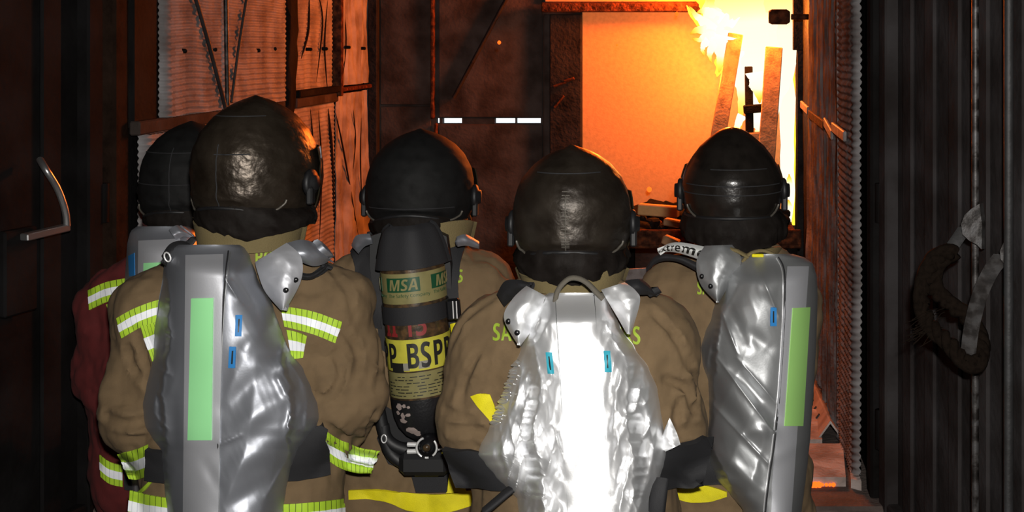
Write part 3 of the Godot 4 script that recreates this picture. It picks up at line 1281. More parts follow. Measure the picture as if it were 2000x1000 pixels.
func build_walls() -> void:
	# ---- left wall: steel backing, lined with ribbed sheets
	var mb := MB.new()
	mb.box(Vector3(XL - 0.06, 1.65, -(DO + DB) / 2), Vector3(0.08, 2.3, DB - DO), Basis())
	var wl := struct("wall_left_fire_compartment", mb, M.soot_steel)
	var k := 0
	for e in [[4.36, 4.86, 1.745, 2.7, 5], [4.87, 5.60, 1.745, 2.7, 9], [5.80, 6.40, 1.75, 2.7, 14], [4.2, 5.0, 0.6, 1.70, 21], [5.02, 5.75, 0.6, 1.70, 27], [5.77, 6.42, 0.6, 1.70, 33]]:
		k += 1
		part("ribbed_sheet", ribbed(XL, 1.0, e[0], e[1], e[2], e[3], 0.021, 0.005, 0.007 if e[0] > 5.7 else 0.003, e[4], 26, 0.0 if e[0] > 5.7 else 0.03), M.lath, wl)
	for e in [[6.46, 7.12, 1.775, 2.7, 41], [6.46, 7.12, 0.6, 1.735, 47]]:
		part("plain_sheet", ribbed(XL, 1.0, e[0], e[1], e[2], e[3], 0.1, 0.002, 0.022, e[4], 60), M.lath, wl)
	mb = MB.new()
	mb.box(Vector3(XL + 0.0, 2.2, -4.26), Vector3(0.03, 0.96, 0.18), Basis(), 0.004)  # dark plate stands in for the flash shadow beside the opening
	part("shade_plate", mb, M.soot_steel, wl)
	for e in [[4.16, 5.62, 1.722], [5.78, 6.44, 1.725], [6.46, 7.12, 1.757]]:
		mb = MB.new()
		mb.box(Vector3(XL + 0.02, e[2], -(e[0] + e[1]) / 2), Vector3(0.035, 0.045 if e[0] < 6.4 else 0.02, e[1] - e[0]), Basis(), 0.005)
		part("rail", mb, M.end_steel if e[0] < 6.4 else M.rust, wl)
	# upright dark post with a torn edge, and the frame beside it
	var nz := noise(4.0, 3, 77)
	var rows := []
	for j in 40:
		var y := lerpf(2.7, FLOOR, j / 39.0)
		var a := 5.62 + 0.03 * nz.get_noise_1d(y * 2.0)
		var b := 5.77 + 0.06 * nz.get_noise_1d(y * 1.5 + 9.0) - 0.05 * smoothstep(2.0, 1.75, y)
		rows.append(PackedVector3Array([Vector3(XL + 0.02, y, -a), Vector3(XL + 0.055, y, -a - 0.01), Vector3(XL + 0.05, y, -b + 0.02), Vector3(XL + 0.02, y, -b)]))
	mb = MB.new()
	mb.slab(rows, 0.006, Vector3(1, 0, 0))
	part("post", mb, M.soot_steel, wl)
	mb = MB.new()
	mb.box(Vector3(XL + 0.035, 2.22, -6.43), Vector3(0.05, 0.98, 0.035), Basis(), 0.004)
	part("frame_bar", mb, M.rust, wl)
	mb = MB.new()
	mb.box(Vector3(XL + 0.03, 1.765, -6.1), Vector3(0.05, 0.03, 0.66), Basis(), 0.004)
	part("frame_bar", mb, M.soot_steel, wl)
	for d in [4.5, 4.78, 5.25, 5.45, 5.95, 6.2, 6.6, 6.9]:
		mb = MB.new()
		var bz := Basis(Vector3.UP, Vector3.RIGHT, Vector3(0, 0, 1))
		mb.lathe([Vector2(0, -0.02), Vector2(0.008, -0.02), Vector2(0.008, 0.004), Vector2(0.005, 0.008), Vector2(0, 0.009)], Transform3D(bz, Vector3(XL + 0.045, 1.965 + 0.004 * sin(d * 7.0), -d)), 10)
		part("bolt", mb, M.soot_steel, wl)
	for e in [[604, -10, 602, 60, 588, 115, 0.010], [622, -10, 630, 45, 618, 160, 0.007], [640, 0, 634, 90, 640, 180, 0.007], [641, 212, 648, 300, 652, 430, 0.014], [656, 222, 672, 300, 700, 460, 0.008], [606, 212, 611, 280, 608, 340, 0.007], [622, 216, 628, 330, 624, 470, 0.007], [690, 215, 694, 270, 690, 330, 0.007], [706, 230, 704, 320, 710, 450, 0.006], [672, 10, 676, 80, 670, 150, 0.006], [470, 0, 466, 90, 480, 190, 0.006], [515, 0, 520, 90, 528, 200, 0.007]]:  # dark tubes laid on the sheets as the shade in their creases
		mb = MB.new()
		var cp := []
		for q in range(0, 6, 2):
			var dd: float = F * (XL + 0.022) / (e[q] - VX)
			cp.append(P(e[q], e[q + 1], dd))
		mb.tube(curve(cp, 12), range(12).map(func(i): return e[6] * (0.1 + 0.5 * sin(PI * i / 11.0))), 6)
		part("dark_crease", mb, M.trim_rust, wl)
	# ---- right wall
	mb = MB.new()
	mb.box(Vector3(XR + 0.06, 1.65, -(DO + DB) / 2), Vector3(0.08, 2.3, DB - DO), Basis())
	var wr := struct("wall_right_fire_compartment", mb, M.soot_steel)
	part("ribbed_sheet", ribbed(XR, -1.0, 4.2, 4.62, 0.6, 2.7, 0.024, 0.007, 0.004, 61, 26, 0.026), M.lath, wr)
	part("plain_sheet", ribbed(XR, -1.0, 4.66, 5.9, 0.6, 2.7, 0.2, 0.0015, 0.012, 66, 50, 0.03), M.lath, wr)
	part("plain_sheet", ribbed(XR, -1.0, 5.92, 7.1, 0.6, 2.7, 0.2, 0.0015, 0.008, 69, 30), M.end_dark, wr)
	for d in [4.64, 4.86, 5.0, 5.4]:
		mb = MB.new()
		var pts := []
		for j in 30:
			var y := lerpf(2.7, 0.6, j / 29.0)
			pts.append(Vector3(XR - 0.034, y, -d - 0.012 * sin(y * 5.0 + d)))
		mb.tube(pts, 0.011, 8)
		part("seam_ridge", mb, M.lath, wr)
	for e in [[1557, 98, 0.6], [1549, -60, 98]]:
		mb = MB.new()
		var xa: float = (e[0] - VX) / F * 6.62
		var ya: float = EYE - (e[1] - VY) / F * 6.62
		var yb: float = 0.6 if e[2] < 1.0 else EYE - (e[2] - VY) / F * 6.62
		mb.box(Vector3((xa + XR + 0.02) / 2, (ya + yb) / 2, -6.64), Vector3(XR + 0.02 - xa, ya - yb, 0.04), Basis(), 0.003)
		part("jamb_plate", mb, M.end_dark, wr)
	# broken rail hanging along it
	var seg := 0
	for e in [[4.32, 4.72, 1.685, 1.69, "strap"], [4.74, 5.02, 1.66, 1.69, "strap"], [5.05, 5.75, 1.675, 1.68, "rust"], [5.8, 6.2, 1.69, 1.70, "strap"]]:
		mb = MB.new()
		var a := Vector3(XR - 0.052, e[2], -e[0])
		var b := Vector3(XR - 0.052, e[3], -e[1])
		mb.box((a + b) / 2, Vector3(0.012, 0.035, a.distance_to(b)), Basis.looking_at(b - a, Vector3.UP), 0.003)
		part("rail_piece", mb, M.strap_pale if e[4] == "strap" else M.rust, wr)
	# ---- end wall, with a gap to daylight in it
	var z := -DB
	var X := func(px: float) -> float: return (px - VX) / F * DB
	var Y := func(py: float) -> float: return EYE - (py - VY) / F * DB
	mb = MB.new()
	var ys0: float = Y.call(231.0)
	var ys1: float = Y.call(241.0)
	var x0 := XL - 0.1
	var x1 := XR + 0.1
	mb.box(Vector3((x0 + x1) / 2, (ys0 + 2.85) / 2, z - 0.03), Vector3(x1 - x0, 2.85 - ys0, 0.05))
	mb.box(Vector3((x0 + x1) / 2, (FLOOR - 0.1 + ys1) / 2, z - 0.03), Vector3(x1 - x0, ys1 - FLOOR + 0.1, 0.05))
	var px := VX + F * x0 / DB
	for e in [[852.0, 858.0], [864.0, 902.0], [966.0, 1006.0], [1008.0, 1056.0], [1061.0, 1076.0], [3000.0, 3001.0]]:
		var stop := minf(e[0], VX + F * x1 / DB)
		if stop > px:
			mb.box(Vector3((X.call(px) + X.call(stop)) / 2, (ys0 + ys1) / 2, z - 0.03), Vector3(X.call(stop) - X.call(px), ys0 - ys1 + 0.002, 0.05))
		px = e[1]
	var we := struct("wall_end", mb, M.end_steel)
	for e in [[724, 742, -60, 700, 0.06, "end_dark"], [843, 850, -60, 232, 0.035, "rust"], [850, 856, 240, 420, 0.03, "rust"], [1076, 1138, 28, 640, 0.07, "end_dark"], [1062, 1078, 28, 470, 0.03, "end_steel"]]:
		mb = MB.new()
		var xa: float = X.call(e[0])
		var xb: float = X.call(e[1])
		var ya: float = Y.call(e[2])
		var yb: float = maxf(Y.call(e[3]), FLOOR)
		mb.box(Vector3((xa + xb) / 2, (ya + yb) / 2, z + e[4] / 2), Vector3(xb - xa, ya - yb, e[4]), Basis(), 0.006)
		part("post", mb, M[e[5]], we)
	# panels of the left half, lapped over one another
	for e in [[744, 842, -60, 204, 0.014], [744, 842, 208, 640, 0.008], [858, 1060, -60, 229, 0.010], [858, 1060, 243, 640, 0.016]]:
		mb = MB.new()
		var xa: float = X.call(e[0])
		var xb: float = X.call(e[1])
		var ya: float = Y.call(e[2])
		var yb: float = maxf(Y.call(e[3]), FLOOR)
		mb.box(Vector3((xa + xb) / 2, (ya + yb) / 2, z + e[4] / 2), Vector3(xb - xa, ya - yb, e[4]), Basis(), 0.003)
		part("panel", mb, M.end_steel, we)
	mb = MB.new()
	mb.tube([Vector3(X.call(992), Y.call(-5), z + 0.028), Vector3(X.call(888), Y.call(190), z + 0.028)], 0.018, 8, 0.6)
	part("brace", mb, M.end_dark, we)
	for e in [[1085, 168, 1108, 160, 0.012], [1106, 158, 1124, 152, 0.014], [1086, 208, 1104, 186, 0.012]]:
		mb = MB.new()
		mb.tube([Vector3(X.call(e[0]), Y.call(e[1]), z + 0.08), Vector3(X.call(e[2]), Y.call(e[3]), z + 0.083)], e[4], 7, 0.6)
		part("hinge_remnant", mb, M.rust, we)
	# chipboard lining above the fire tray, and the beam across its top
	mb = MB.new()
	mb.box(Vector3((X.call(1138.0) + XR) / 2, (Y.call(18.0) + Y.call(418.0)) / 2, z + 0.02), Vector3(XR - X.call(1138.0), Y.call(18.0) - Y.call(418.0), 0.03), Basis(), 0.003)
	part("chipboard_lining", mb, M.chipboard, we, "pale chipboard sheet glowing orange in the firelight")
	mb = MB.new()
	mb.box(Vector3((X.call(1066.0) + XR) / 2, (Y.call(-120.0) + Y.call(4.0)) / 2, z + 0.02), Vector3(XR - X.call(1066.0), Y.call(-120.0) - Y.call(4.0), 0.03), Basis(), 0.003)
	part("chipboard_lining", mb, M.chipboard, we)
	mb = MB.new()
	mb.box(Vector3((X.call(1062.0) + XR) / 2, Y.call(15.0), z + 0.075), Vector3(XR - X.call(1062.0), 0.052, 0.08), Basis(), 0.006)
	part("cross_beam", mb, M.rust, we)


func build_cables() -> void:
	for e in [["dark cable slanting down the ribbed left wall", [[366, -20, 4.55], [392, 90, 4.70], [430, 212, 4.86]], 0.008], ["straight upright cable on the ribbed left wall", [[424, -20, 4.86], [428, 100, 4.87], [434, 206, 4.88]], 0.009], ["thin pale cable on the ribbed left wall, nearest the fire", [[473, -20, 5.1], [455, 90, 5.0], [440, 200, 4.92]], 0.006]]:
		var pts := []
		for q in e[1]:
			var p := P(q[0], q[1], q[2])
			p.x = XL + 0.056
			pts.append(p)
		var mb := MB.new()
		mb.tube(curve(pts, 14), e[2], 8)
		lone("wall_cable", mb, M.bar_steel if e[2] < 0.009 else M.worn_steel, pts[2], e[0], "cable", "cables on the left wall")


func leaf_frame(h: Vector2, e: Vector2) -> Transform3D:
	# x along the leaf from the hinge, y up, z out of its inner face
	var a := Vector3(h.x, 0, -h.y)
	var b := Vector3(e.x, 0, -e.y)
	var x := (b - a).normalized()
	var n := x.cross(Vector3.UP)
	if n.dot(Vector3(-0.6, 0, 0) - a) < 0.0:
		n = -n
	return Transform3D(Basis(x, Vector3.UP, n), a)


func door_leaf(called: String, t: Transform3D, length: float, dm: Material) -> Node3D:
	var who := thing(called, "", "", t.origin, "", "structure")
	var hb := t.basis
	var bx := func(c: Vector3, s: Vector3, nm: String, m: Material, bev := 0.006) -> void:
		var mb := MB.new()
		mb.box(t * c, s, hb, bev)
		part(nm, mb, m, who)
	bx.call(Vector3(length / 2, 1.65, -0.03), Vector3(length, 2.3, 0.04), "leaf_plate", dm)
	bx.call(Vector3(0.04, 1.65, 0.0), Vector3(0.07, 2.3, 0.06), "stile", dm)
	bx.call(Vector3(length - 0.03, 1.65, 0.0), Vector3(0.06, 2.3, 0.06), "stile", dm)
	bx.call(Vector3(length / 2, 0.55, 0.0), Vector3(length, 0.09, 0.05), "bottom_rail", dm)
	bx.call(Vector3(length / 2, 2.76, 0.0), Vector3(length, 0.09, 0.05), "top_rail", dm)
	for k in 4:
		var s := 0.2 + k * 0.2
		bx.call(Vector3(s, 1.65, -0.004), Vector3(0.085, 2.1, 0.014), "pressed_rib", dm, 0.009)
	for y in [0.8, 1.5, 2.3]:
		var mb := MB.new()
		mb.lathe([Vector2(0, -0.06), Vector2(0.018, -0.06), Vector2(0.018, 0.06), Vector2(0, 0.06)], Transform3D(Basis(), t * Vector3(-0.005, y, 0.02)), 12)
		part("hinge", mb, M.soot_steel, who)
	return who


func bar_along(pts: Array, width: float, th: float, face: Vector3) -> MB:
	# flat bar following points, its broad side turned to face
	var rows := []
	var n := pts.size()
	for j in n:
		var t: Vector3 = (pts[mini(j + 1, n - 1)] - pts[maxi(j - 1, 0)]).normalized()
		var s := t.cross(face).normalized()
		var w := width * 0.5
		if j == 0 or j == n - 1:
			w *= 0.55
		rows.append(PackedVector3Array([pts[j] - s * w, pts[j] - s * w * 0.5 + face * th * 0.18, pts[j] + s * w * 0.5 + face * th * 0.18, pts[j] + s * w]))
	var mb := MB.new()
	mb.slab(rows, th, face)
	return mb


func build_doors() -> void:
	var tl := leaf_frame(Vector2(XL - 0.05, DO - 0.07), Vector2(-2.10, 2.95))
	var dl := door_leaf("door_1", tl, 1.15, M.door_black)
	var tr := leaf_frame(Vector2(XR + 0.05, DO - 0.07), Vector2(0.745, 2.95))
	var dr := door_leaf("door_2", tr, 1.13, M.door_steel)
	# lock rods on the right leaf
	for e in [[0.875, 0.009, "worn_steel"], [1.085, 0.011, "bar_steel"]]:
		var mb := MB.new()
		mb.tube([tr * Vector3(e[0], 0.62, 0.045), tr * Vector3(e[0], 1.6, 0.045), tr * Vector3(e[0], 2.7, 0.045)], e[1], 10)
		part("lock_rod", mb, M[e[2]], dr)
		for y in [0.75, 2.5]:
			mb = MB.new()
			mb.box(tr * Vector3(e[0], y, 0.03), Vector3(0.06, 0.05, 0.05), tr.basis, 0.006)
			part("rod_bracket", mb, M.door_steel, dr)
	# handle plates and levers
	var face := Vector3(-0.35, 0.12, 1.0).normalized()
	var h1 := Node3D.new()
	h1.name = "lever_handle"
	dr.add_child(h1, true)
	var poly := PackedVector3Array()
	for q in [[1913, 398], [1918, 440], [1917, 487], [1908, 478], [1893, 470], [1880, 458], [1877, 438], [1884, 420], [1897, 408]]:
		poly.append(P(q[0], q[1], 3.13))
	var mb2 := MB.new()
	mb2.prism(poly, Vector3(0.012, 0, -0.014))
	part("cam_plate", mb2, M.worn_steel, h1, "worn bare steel plate")
	mb2 = bar_along(curve([P(1884, 446, 3.16), P(1868, 470, 3.17), P(1848, 498, 3.18)], 8), 0.03, 0.014, face)
	part("lever", mb2, M.bar_steel, h1)
	var h2 := Node3D.new()
	h2.name = "lever_handle"
	dr.add_child(h2, true)
	poly = PackedVector3Array()
	for q in [[1971, 462], [1974, 480], [1973, 522], [1962, 518], [1954, 505], [1953, 490], [1960, 474]]:
		poly.append(P(q[0], q[1], 2.98))
	mb2 = MB.new()
	mb2.prism(poly, Vector3(0.012, 0, -0.014))
	part("cam_plate", mb2, M.worn_steel, h2)
	mb2 = bar_along(curve([P(1956, 502, 3.0), P(1936, 528, 3.02), P(1916, 570, 3.04), P(1903, 615, 3.06), P(1895, 655, 3.07), P(1891, 694, 3.08)], 22), 0.036, 0.013, face)
	part("lever", mb2, M.worn_steel, h2, "curved worn steel lever")
	# rope hung over the levers
	var rope := thing("rope", "frayed dark rope looped over the steel levers of the right door", "rope", P(1840, 640, 3.14))
	var path := [P(1858, 490, 3.16), P(1826, 505, 3.16), P(1806, 545, 3.15), P(1800, 590, 3.14), P(1815, 635, 3.13), P(1850, 668, 3.11), P(1880, 702, 3.08), P(1903, 712, 3.07), P(1916, 695, 3.08), P(1914, 660, 3.10), P(1890, 620, 3.12), P(1850, 590, 3.14), P(1825, 560, 3.15), P(1832, 515, 3.16), P(1862, 494, 3.17)]
	var mid := curve(path, 140)
	for s in 3:
		var pts := []
		for i in mid.size():
			var a := i * 0.42 + TAU * s / 3.0
			pts.append(mid[i] + Vector3(cos(a), sin(a), 0.4 * sin(a * 1.3)) * 0.010)
		mb2 = MB.new()
		mb2.tube(pts, 0.0125, 7)
		part("strand", mb2, M.rope, rope)
	var rng := RandomNumberGenerator.new()
	rng.seed = 5
	for k in 26:
		mb2 = MB.new()
		var a := P(1806 + rng.randf() * 40, 600 + rng.randf() * 50, 3.13)
		var b := a + Vector3(-0.02 - rng.randf() * 0.05, -0.01 - rng.randf() * 0.03, 0.01)
		mb2.tube(curve([a, (a + b) / 2 + Vector3(0, 0.012 * rng.randf(), 0.01), b], 6), 0.0012, 4)
		part("frayed_fibre", mb2, M.rope, rope)
	# bow handle on the left leaf
	var n := Node3D.new()
	n.name = "bow_handle"
	dl.add_child(n, true)
	var off := tl.basis.z * 0.09
	var on_left := func(px: float, py: float, out: float) -> Vector3:
		# where the pixel's ray meets a plane out in front of the leaf
		var dir := P(px, py, 1.0) - Vector3(0, EYE, 0)
		var p0 := tl.origin + tl.basis.z * out
		var tt := (p0 - Vector3(0, EYE, 0)).dot(tl.basis.z) / dir.dot(tl.basis.z)
		return Vector3(0, EYE, 0) + dir * tt
	mb2 = MB.new()
	mb2.tube(curve([on_left.call(78, 312, 0.02), on_left.call(90, 332, 0.06), on_left.call(112, 368, 0.07), on_left.call(127, 410, 0.075), on_left.call(131, 442, 0.075)], 18), 0.010, 12)
	part("bow", mb2, M.bow, n, "curved steel rod catching the firelight")
	mb2 = MB.new()
	var a1: Vector3 = on_left.call(131, 444, 0.07)
	var a2: Vector3 = on_left.call(46, 464, 0.05)
	mb2.box((a1 + a2) / 2, Vector3(0.03, 0.02, a1.distance_to(a2)), Basis.looking_at(a2 - a1, Vector3.UP), 0.003)
	part("crossbar", mb2, M.bow, n)
	mb2 = MB.new()
	var c1: Vector3 = on_left.call(34, 530, 0.02)
	mb2.box(c1, Vector3(0.13, 0.24, 0.03), tl.basis, 0.006)
	part("lock_case", mb2, M.door_black, n)


func tongue(who: Node3D, pts: Array, rad: Array, d: float, m: Material, sd: int, flat := 0.55) -> void:
	var n := 26
	var mid := curve(V2(pts), n)
	var rr := []
	for i in n:
		var t := (rad.size() - 1.0) * i / (n - 1.0)
		var j := mini(int(t), rad.size() - 2)
		rr.append(lerpf(rad[j], rad[j + 1], t - j))
	var nz := noise(0.02, 3, sd)
	var rings := []
	for i in n:
		var t: Vector2 = (mid[mini(i + 1, n - 1)] - mid[maxi(i - 1, 0)]).normalized()
		var s := Vector2(-t.y, t.x)
		var ring := PackedVector3Array()
		for k in 18:
			var a := TAU * k / 18.0
			var e := 1.0 + 0.55 * nz.get_noise_3d(cos(a) * 30.0, sin(a) * 30.0 , i * 9.0)
			var q: Vector2 = mid[i] + s * cos(a) * rr[i] * e
			ring.append(P(q.x, q.y, d + sin(a) * rr[i] * flat * d / F * e))
		rings.append(ring)
	var mb := MB.new()
	mb.loft(rings)
	part("flame", mb, m, who)


func build_fire() -> void:
	var d := 6.45
	# steel tray on legs that carries the fire
	var tray := thing("fire_tray", "steel fire tray on legs in the far right corner, under the flames", "fire tray", Vector3(0.1, FLOOR, -6.55))
	var ty := 1.06
	for e in [[Vector3(0.02, ty, -6.56), Vector3(0.88, 0.03, 1.06), "plate"], [Vector3(0.02, ty + 0.035, -6.04), Vector3(0.88, 0.07, 0.025), "rim"], [Vector3(-0.415, ty + 0.035, -6.56), Vector3(0.025, 0.07, 1.04), "rim"]]:
		var mb := MB.new()
		mb.box(e[0], e[1], Basis(), 0.005)
		part(e[2], mb, M.rust, tray)
	for q in [[-0.38, -6.1], [0.42, -6.1], [-0.38, -7.0], [0.42, -7.0]]:
		var mb := MB.new()
		mb.box(Vector3(q[0], (FLOOR + ty) / 2, q[1]), Vector3(0.05, ty - FLOOR, 0.05), Basis(), 0.005)
		part("leg", mb, M.soot_steel, tray)
	# planks burning upright in it
	var kk := 0
	for e in [[[1437, 66], [1392, 330], 15, 6.66, "tall plain burning plank left of the flames' core", "wood"], [[1462, 130], [1466, 380], 8, 6.71, "thin charred lath upright between two burning planks", "char"], [[1512, 92], [1492, 380], 17, 6.64, "burning plank with a broken top beside the right wall", "wood"], [[1409, 300], [1365, 430], 13, 6.74, "short slanting plank low in the fire", "wood"], [[1485, 285], [1445, 420], 11, 6.83, "dim plank slanting behind the thin lath", "wood"]]:
		var a := P(e[0][0], e[0][1], e[3] + 0.1)
		var b := P(e[1][0], e[1][1], e[3])
		var foot := b + (b - a).normalized() * maxf(0.0, (b.y - ty - 0.03) / ((a.y - b.y) / a.distance_to(b)))
		var mb := MB.new()
		mb.box((a + foot) / 2, Vector3(e[2] * 2.0 * e[3] / F, 0.022, a.distance_to(foot)), Basis.looking_at(a - foot, Vector3(0, 0, 1)), 0.004)
		lone("plank", mb, M[e[5]], foot, e[4], "plank", "planks standing in the fire")
	# crosswise pallet blocks
	for e in [[1478, 212, 26, 8, 6.74], [1483, 265, 30, 7, 6.74]]:
		var mb := MB.new()
		mb.box(P(e[0], e[1], e[4]), Vector3(e[2] * 2 * e[4] / F, e[3] * 2 * e[4] / F, 0.06), Basis(Vector3(0, 0, 1), 0.08), 0.004)
		lone("pallet_slat", mb, M.char if e[1] < 230 else M.wood, P(e[0], e[1], e[4]), "charred slat across the planks near the flames' core" if e[1] < 230 else "lower slat nailed across the burning planks", "slat", "slats across the burning planks")
	# charred lumps and embers on the tray
	var rng := RandomNumberGenerator.new()
	rng.seed = 11
	var lumps := MB.new()
	for k in 60:
		var p := Vector3(-0.34 + rng.randf() * 0.72, ty + 0.03 + rng.randf() * 0.04, -6.1 - rng.randf() * 0.85)
		lumps.box(p, Vector3(0.05 + rng.randf() * 0.12, 0.03 + rng.randf() * 0.03, 0.04 + rng.randf() * 0.06), Basis.from_euler(Vector3(rng.randf() - 0.5, rng.randf() * 6.0, rng.randf() - 0.5)), 0.01)
	var lm := part("charred_debris", lumps, M.char, self)
	lm.set_meta("kind", "stuff")
	lm.set_meta("label", "charred wood debris heaped in the fire tray")
	lm.set_meta("category", "debris")
	for e in [[1248, 408, 1325, 414, 0.026, "pale beam lit orange along the tray's left edge", "chipboard"], [1298, 432, 1330, 438, 0.016, "short lit stick below the pale beam", "wood"], [1296, 466, 1325, 478, 0.02, "short lit stick low under the tray's edge", "wood"]]:
		var mb := MB.new()
		var a := P(e[0], e[1], 6.2 if e[1] < 420 else 5.98)
		var b := P(e[2], e[3], 6.15 if e[1] < 420 else 5.96)
		mb.box((a + b) / 2, Vector3(0.05, e[4] * 2, a.distance_to(b)), Basis.looking_at(b - a, Vector3.UP), 0.005)
		lone("stick", mb, M[e[6]], (a + b) / 2, e[5], "stick", "sticks by the fire tray")
	# flames
	var fire := thing("fire", "tall bright yellow-white fire burning in the far right corner", "fire", P(1470, 420, d))
	var list := [
		[[1470, 250, 1468, 180, 1466, 120, 1462, 60, 1456, 0, 1450, -90, 1448, -190], [8, 22, 48, 64, 66, 60, 10], 6.87],
		[[1500, 300, 1502, 220, 1508, 150, 1510, 80, 1505, 10, 1498, -90, 1494, -190], [6, 20, 34, 46, 52, 48, 8], 6.90],
		[[1536, 455, 1538, 380, 1536, 300, 1536, 200, 1530, 110, 1526, 30, 1518, -90, 1510, -190], [4, 12, 14, 16, 18, 24, 26, 8], 6.95],
		[[1432, 90, 1408, 70, 1384, 48, 1366, 34, 1350, 26], [30, 24, 14, 6, 0.5], 6.82],
		[[1400, 60, 1376, 44, 1358, 28, 1346, 12], [12, 9, 5, 0.5], 6.80],
		[[1430, 60, 1400, 40, 1385, 12, 1392, -30], [36, 22, 12, 2], 6.82],
		[[1410, 40, 1390, 26, 1372, 22, 1360, 26], [14, 9, 5, 0.5], 6.80],
		[[1420, 80, 1392, 62, 1366, 58, 1348, 66], [26, 15, 7, 0.5], 6.80],
		[[1405, 66, 1382, 70, 1366, 78, 1352, 74], [12, 8, 5, 0.5], 6.79],
		[[1418, 70, 1412, 95, 1408, 118, 1404, 142], [28, 18, 9, 0.5], 6.78],
		[[1400, 76, 1390, 92, 1386, 108, 1390, 122], [12, 8, 4, 0.5], 6.78],
		[[1384, 78, 1374, 88, 1372, 98, 1376, 108], [8, 6, 4, 0.5], 6.78],
		[[1440, 100, 1446, 150, 1448, 190, 1446, 250], [22, 11, 7, 3], 6.82],
		[[1478, 140, 1482, 165, 1482, 180, 1484, 202], [20, 18, 10, 1], 6.78],
		[[1450, 225, 1440, 245, 1436, 262], [9, 7, 1], 6.78],
		[[1482, 236, 1482, 252, 1479, 266], [10, 9, 2], 6.78],
		[[1540, 372, 1542, 360, 1541, 340], [6, 7, 1], 6.88],
		[[1538, 425, 1541, 405, 1540, 390], [8, 7, 1], 6.88],
	]
	var sd := 100
	for e in list:
		sd += 1
		tongue(fire, e[0], e[1], e[2], M.flame, sd)
	for e in [[[1400, 70, 1372, 50, 1352, 30, 1341, 10], [12, 8, 5, 0.5], 6.92], [[1425, 100, 1408, 128, 1400, 150], [20, 12, 0.5], 6.92], [[1549, 440, 1550, 300, 1549, 180, 1547, 98], [3, 3.5, 4, 3], 7.0], [[1400, 20, 1380, -10, 1376, -60], [26, 22, 4], 6.95]]:  # the thin upright strip at the right is a glow painting the wall's lit edge
		sd += 1
		tongue(fire, e[0], e[1], e[2], M.flame_edge, sd, 0.4)
	for e in [[1398, 150, 6.74, 1.0, 0.10], [1484, 30, 6.66, 1.4, 0.10], [1374, -70, 6.88, 6.0, 0.12]]:
		var l := OmniLight3D.new()
		l.name = "fire_light"
		l.position = P(e[0], e[1], e[2])
		l.light_color = Color(1.0, 0.50, 0.17) if e[1] > 0 else Color(1.0, 0.42, 0.12)
		l.light_energy = e[3]
		l.light_size = e[4]
		l.omni_range = 14.0
		l.omni_attenuation = 2.0
		l.shadow_enabled = true
		add_child(l, true)
	# dark valve head on the wall before the flames
	var vh := thing("valve", "dark round valve head jutting from the right wall before the flames", "valve", P(1522, 33, 6.2))
	var mb := MB.new()
	var bz := Basis(Vector3.UP, Vector3.RIGHT, Vector3(0, 0, 1))
	mb.lathe([Vector2(0, -0.05), Vector2(0.028, -0.05), Vector2(0.036, -0.035), Vector2(0.036, 0.035), Vector2(0.026, 0.05), Vector2(0, 0.05)], Transform3D(bz, P(1522, 33, 6.2)), 18)
	part("head", mb, M.rust, vh)
	mb = MB.new()
	var pe := P(1545, 33, 6.2)
	mb.tube([pe, Vector3(XR, pe.y, pe.z)], 0.014, 10)
	part("stem", mb, M.rust, vh)
	# sparks in the air
	for e in [[975, 83, 5.6, 3.6], [1268, 370, 6.3, 5.0], [1322, 27, 6.3, 4.0], [1205, 88, 6.4, 2.0]]:
		var m2 := MB.new()
		var r: float = e[3] * e[2] / F
		var rings := []
		for j in 7:
			var t := PI * j / 6.0
			var ring := PackedVector3Array()
			for i in 8:
				var a := TAU * i / 8.0
				ring.append(P(e[0], e[1], e[2]) + Vector3(cos(a) * sin(t), cos(t) * (1.0 + 0.2 * sin(a * 3.0)), sin(a) * sin(t)) * maxf(r, 0.0001))
			rings.append(ring)
		m2.loft(rings)
		lone("ember_flame", m2, M.ember, P(e[0], e[1], e[2]), {975: "spark drifting before the dark end wall", 1268: "large spark low before the glowing chipboard", 1322: "spark just left of the flames, under the beam", 1205: "faint spark high before the glowing chipboard"}[e[0]], "spark", "sparks in the air")


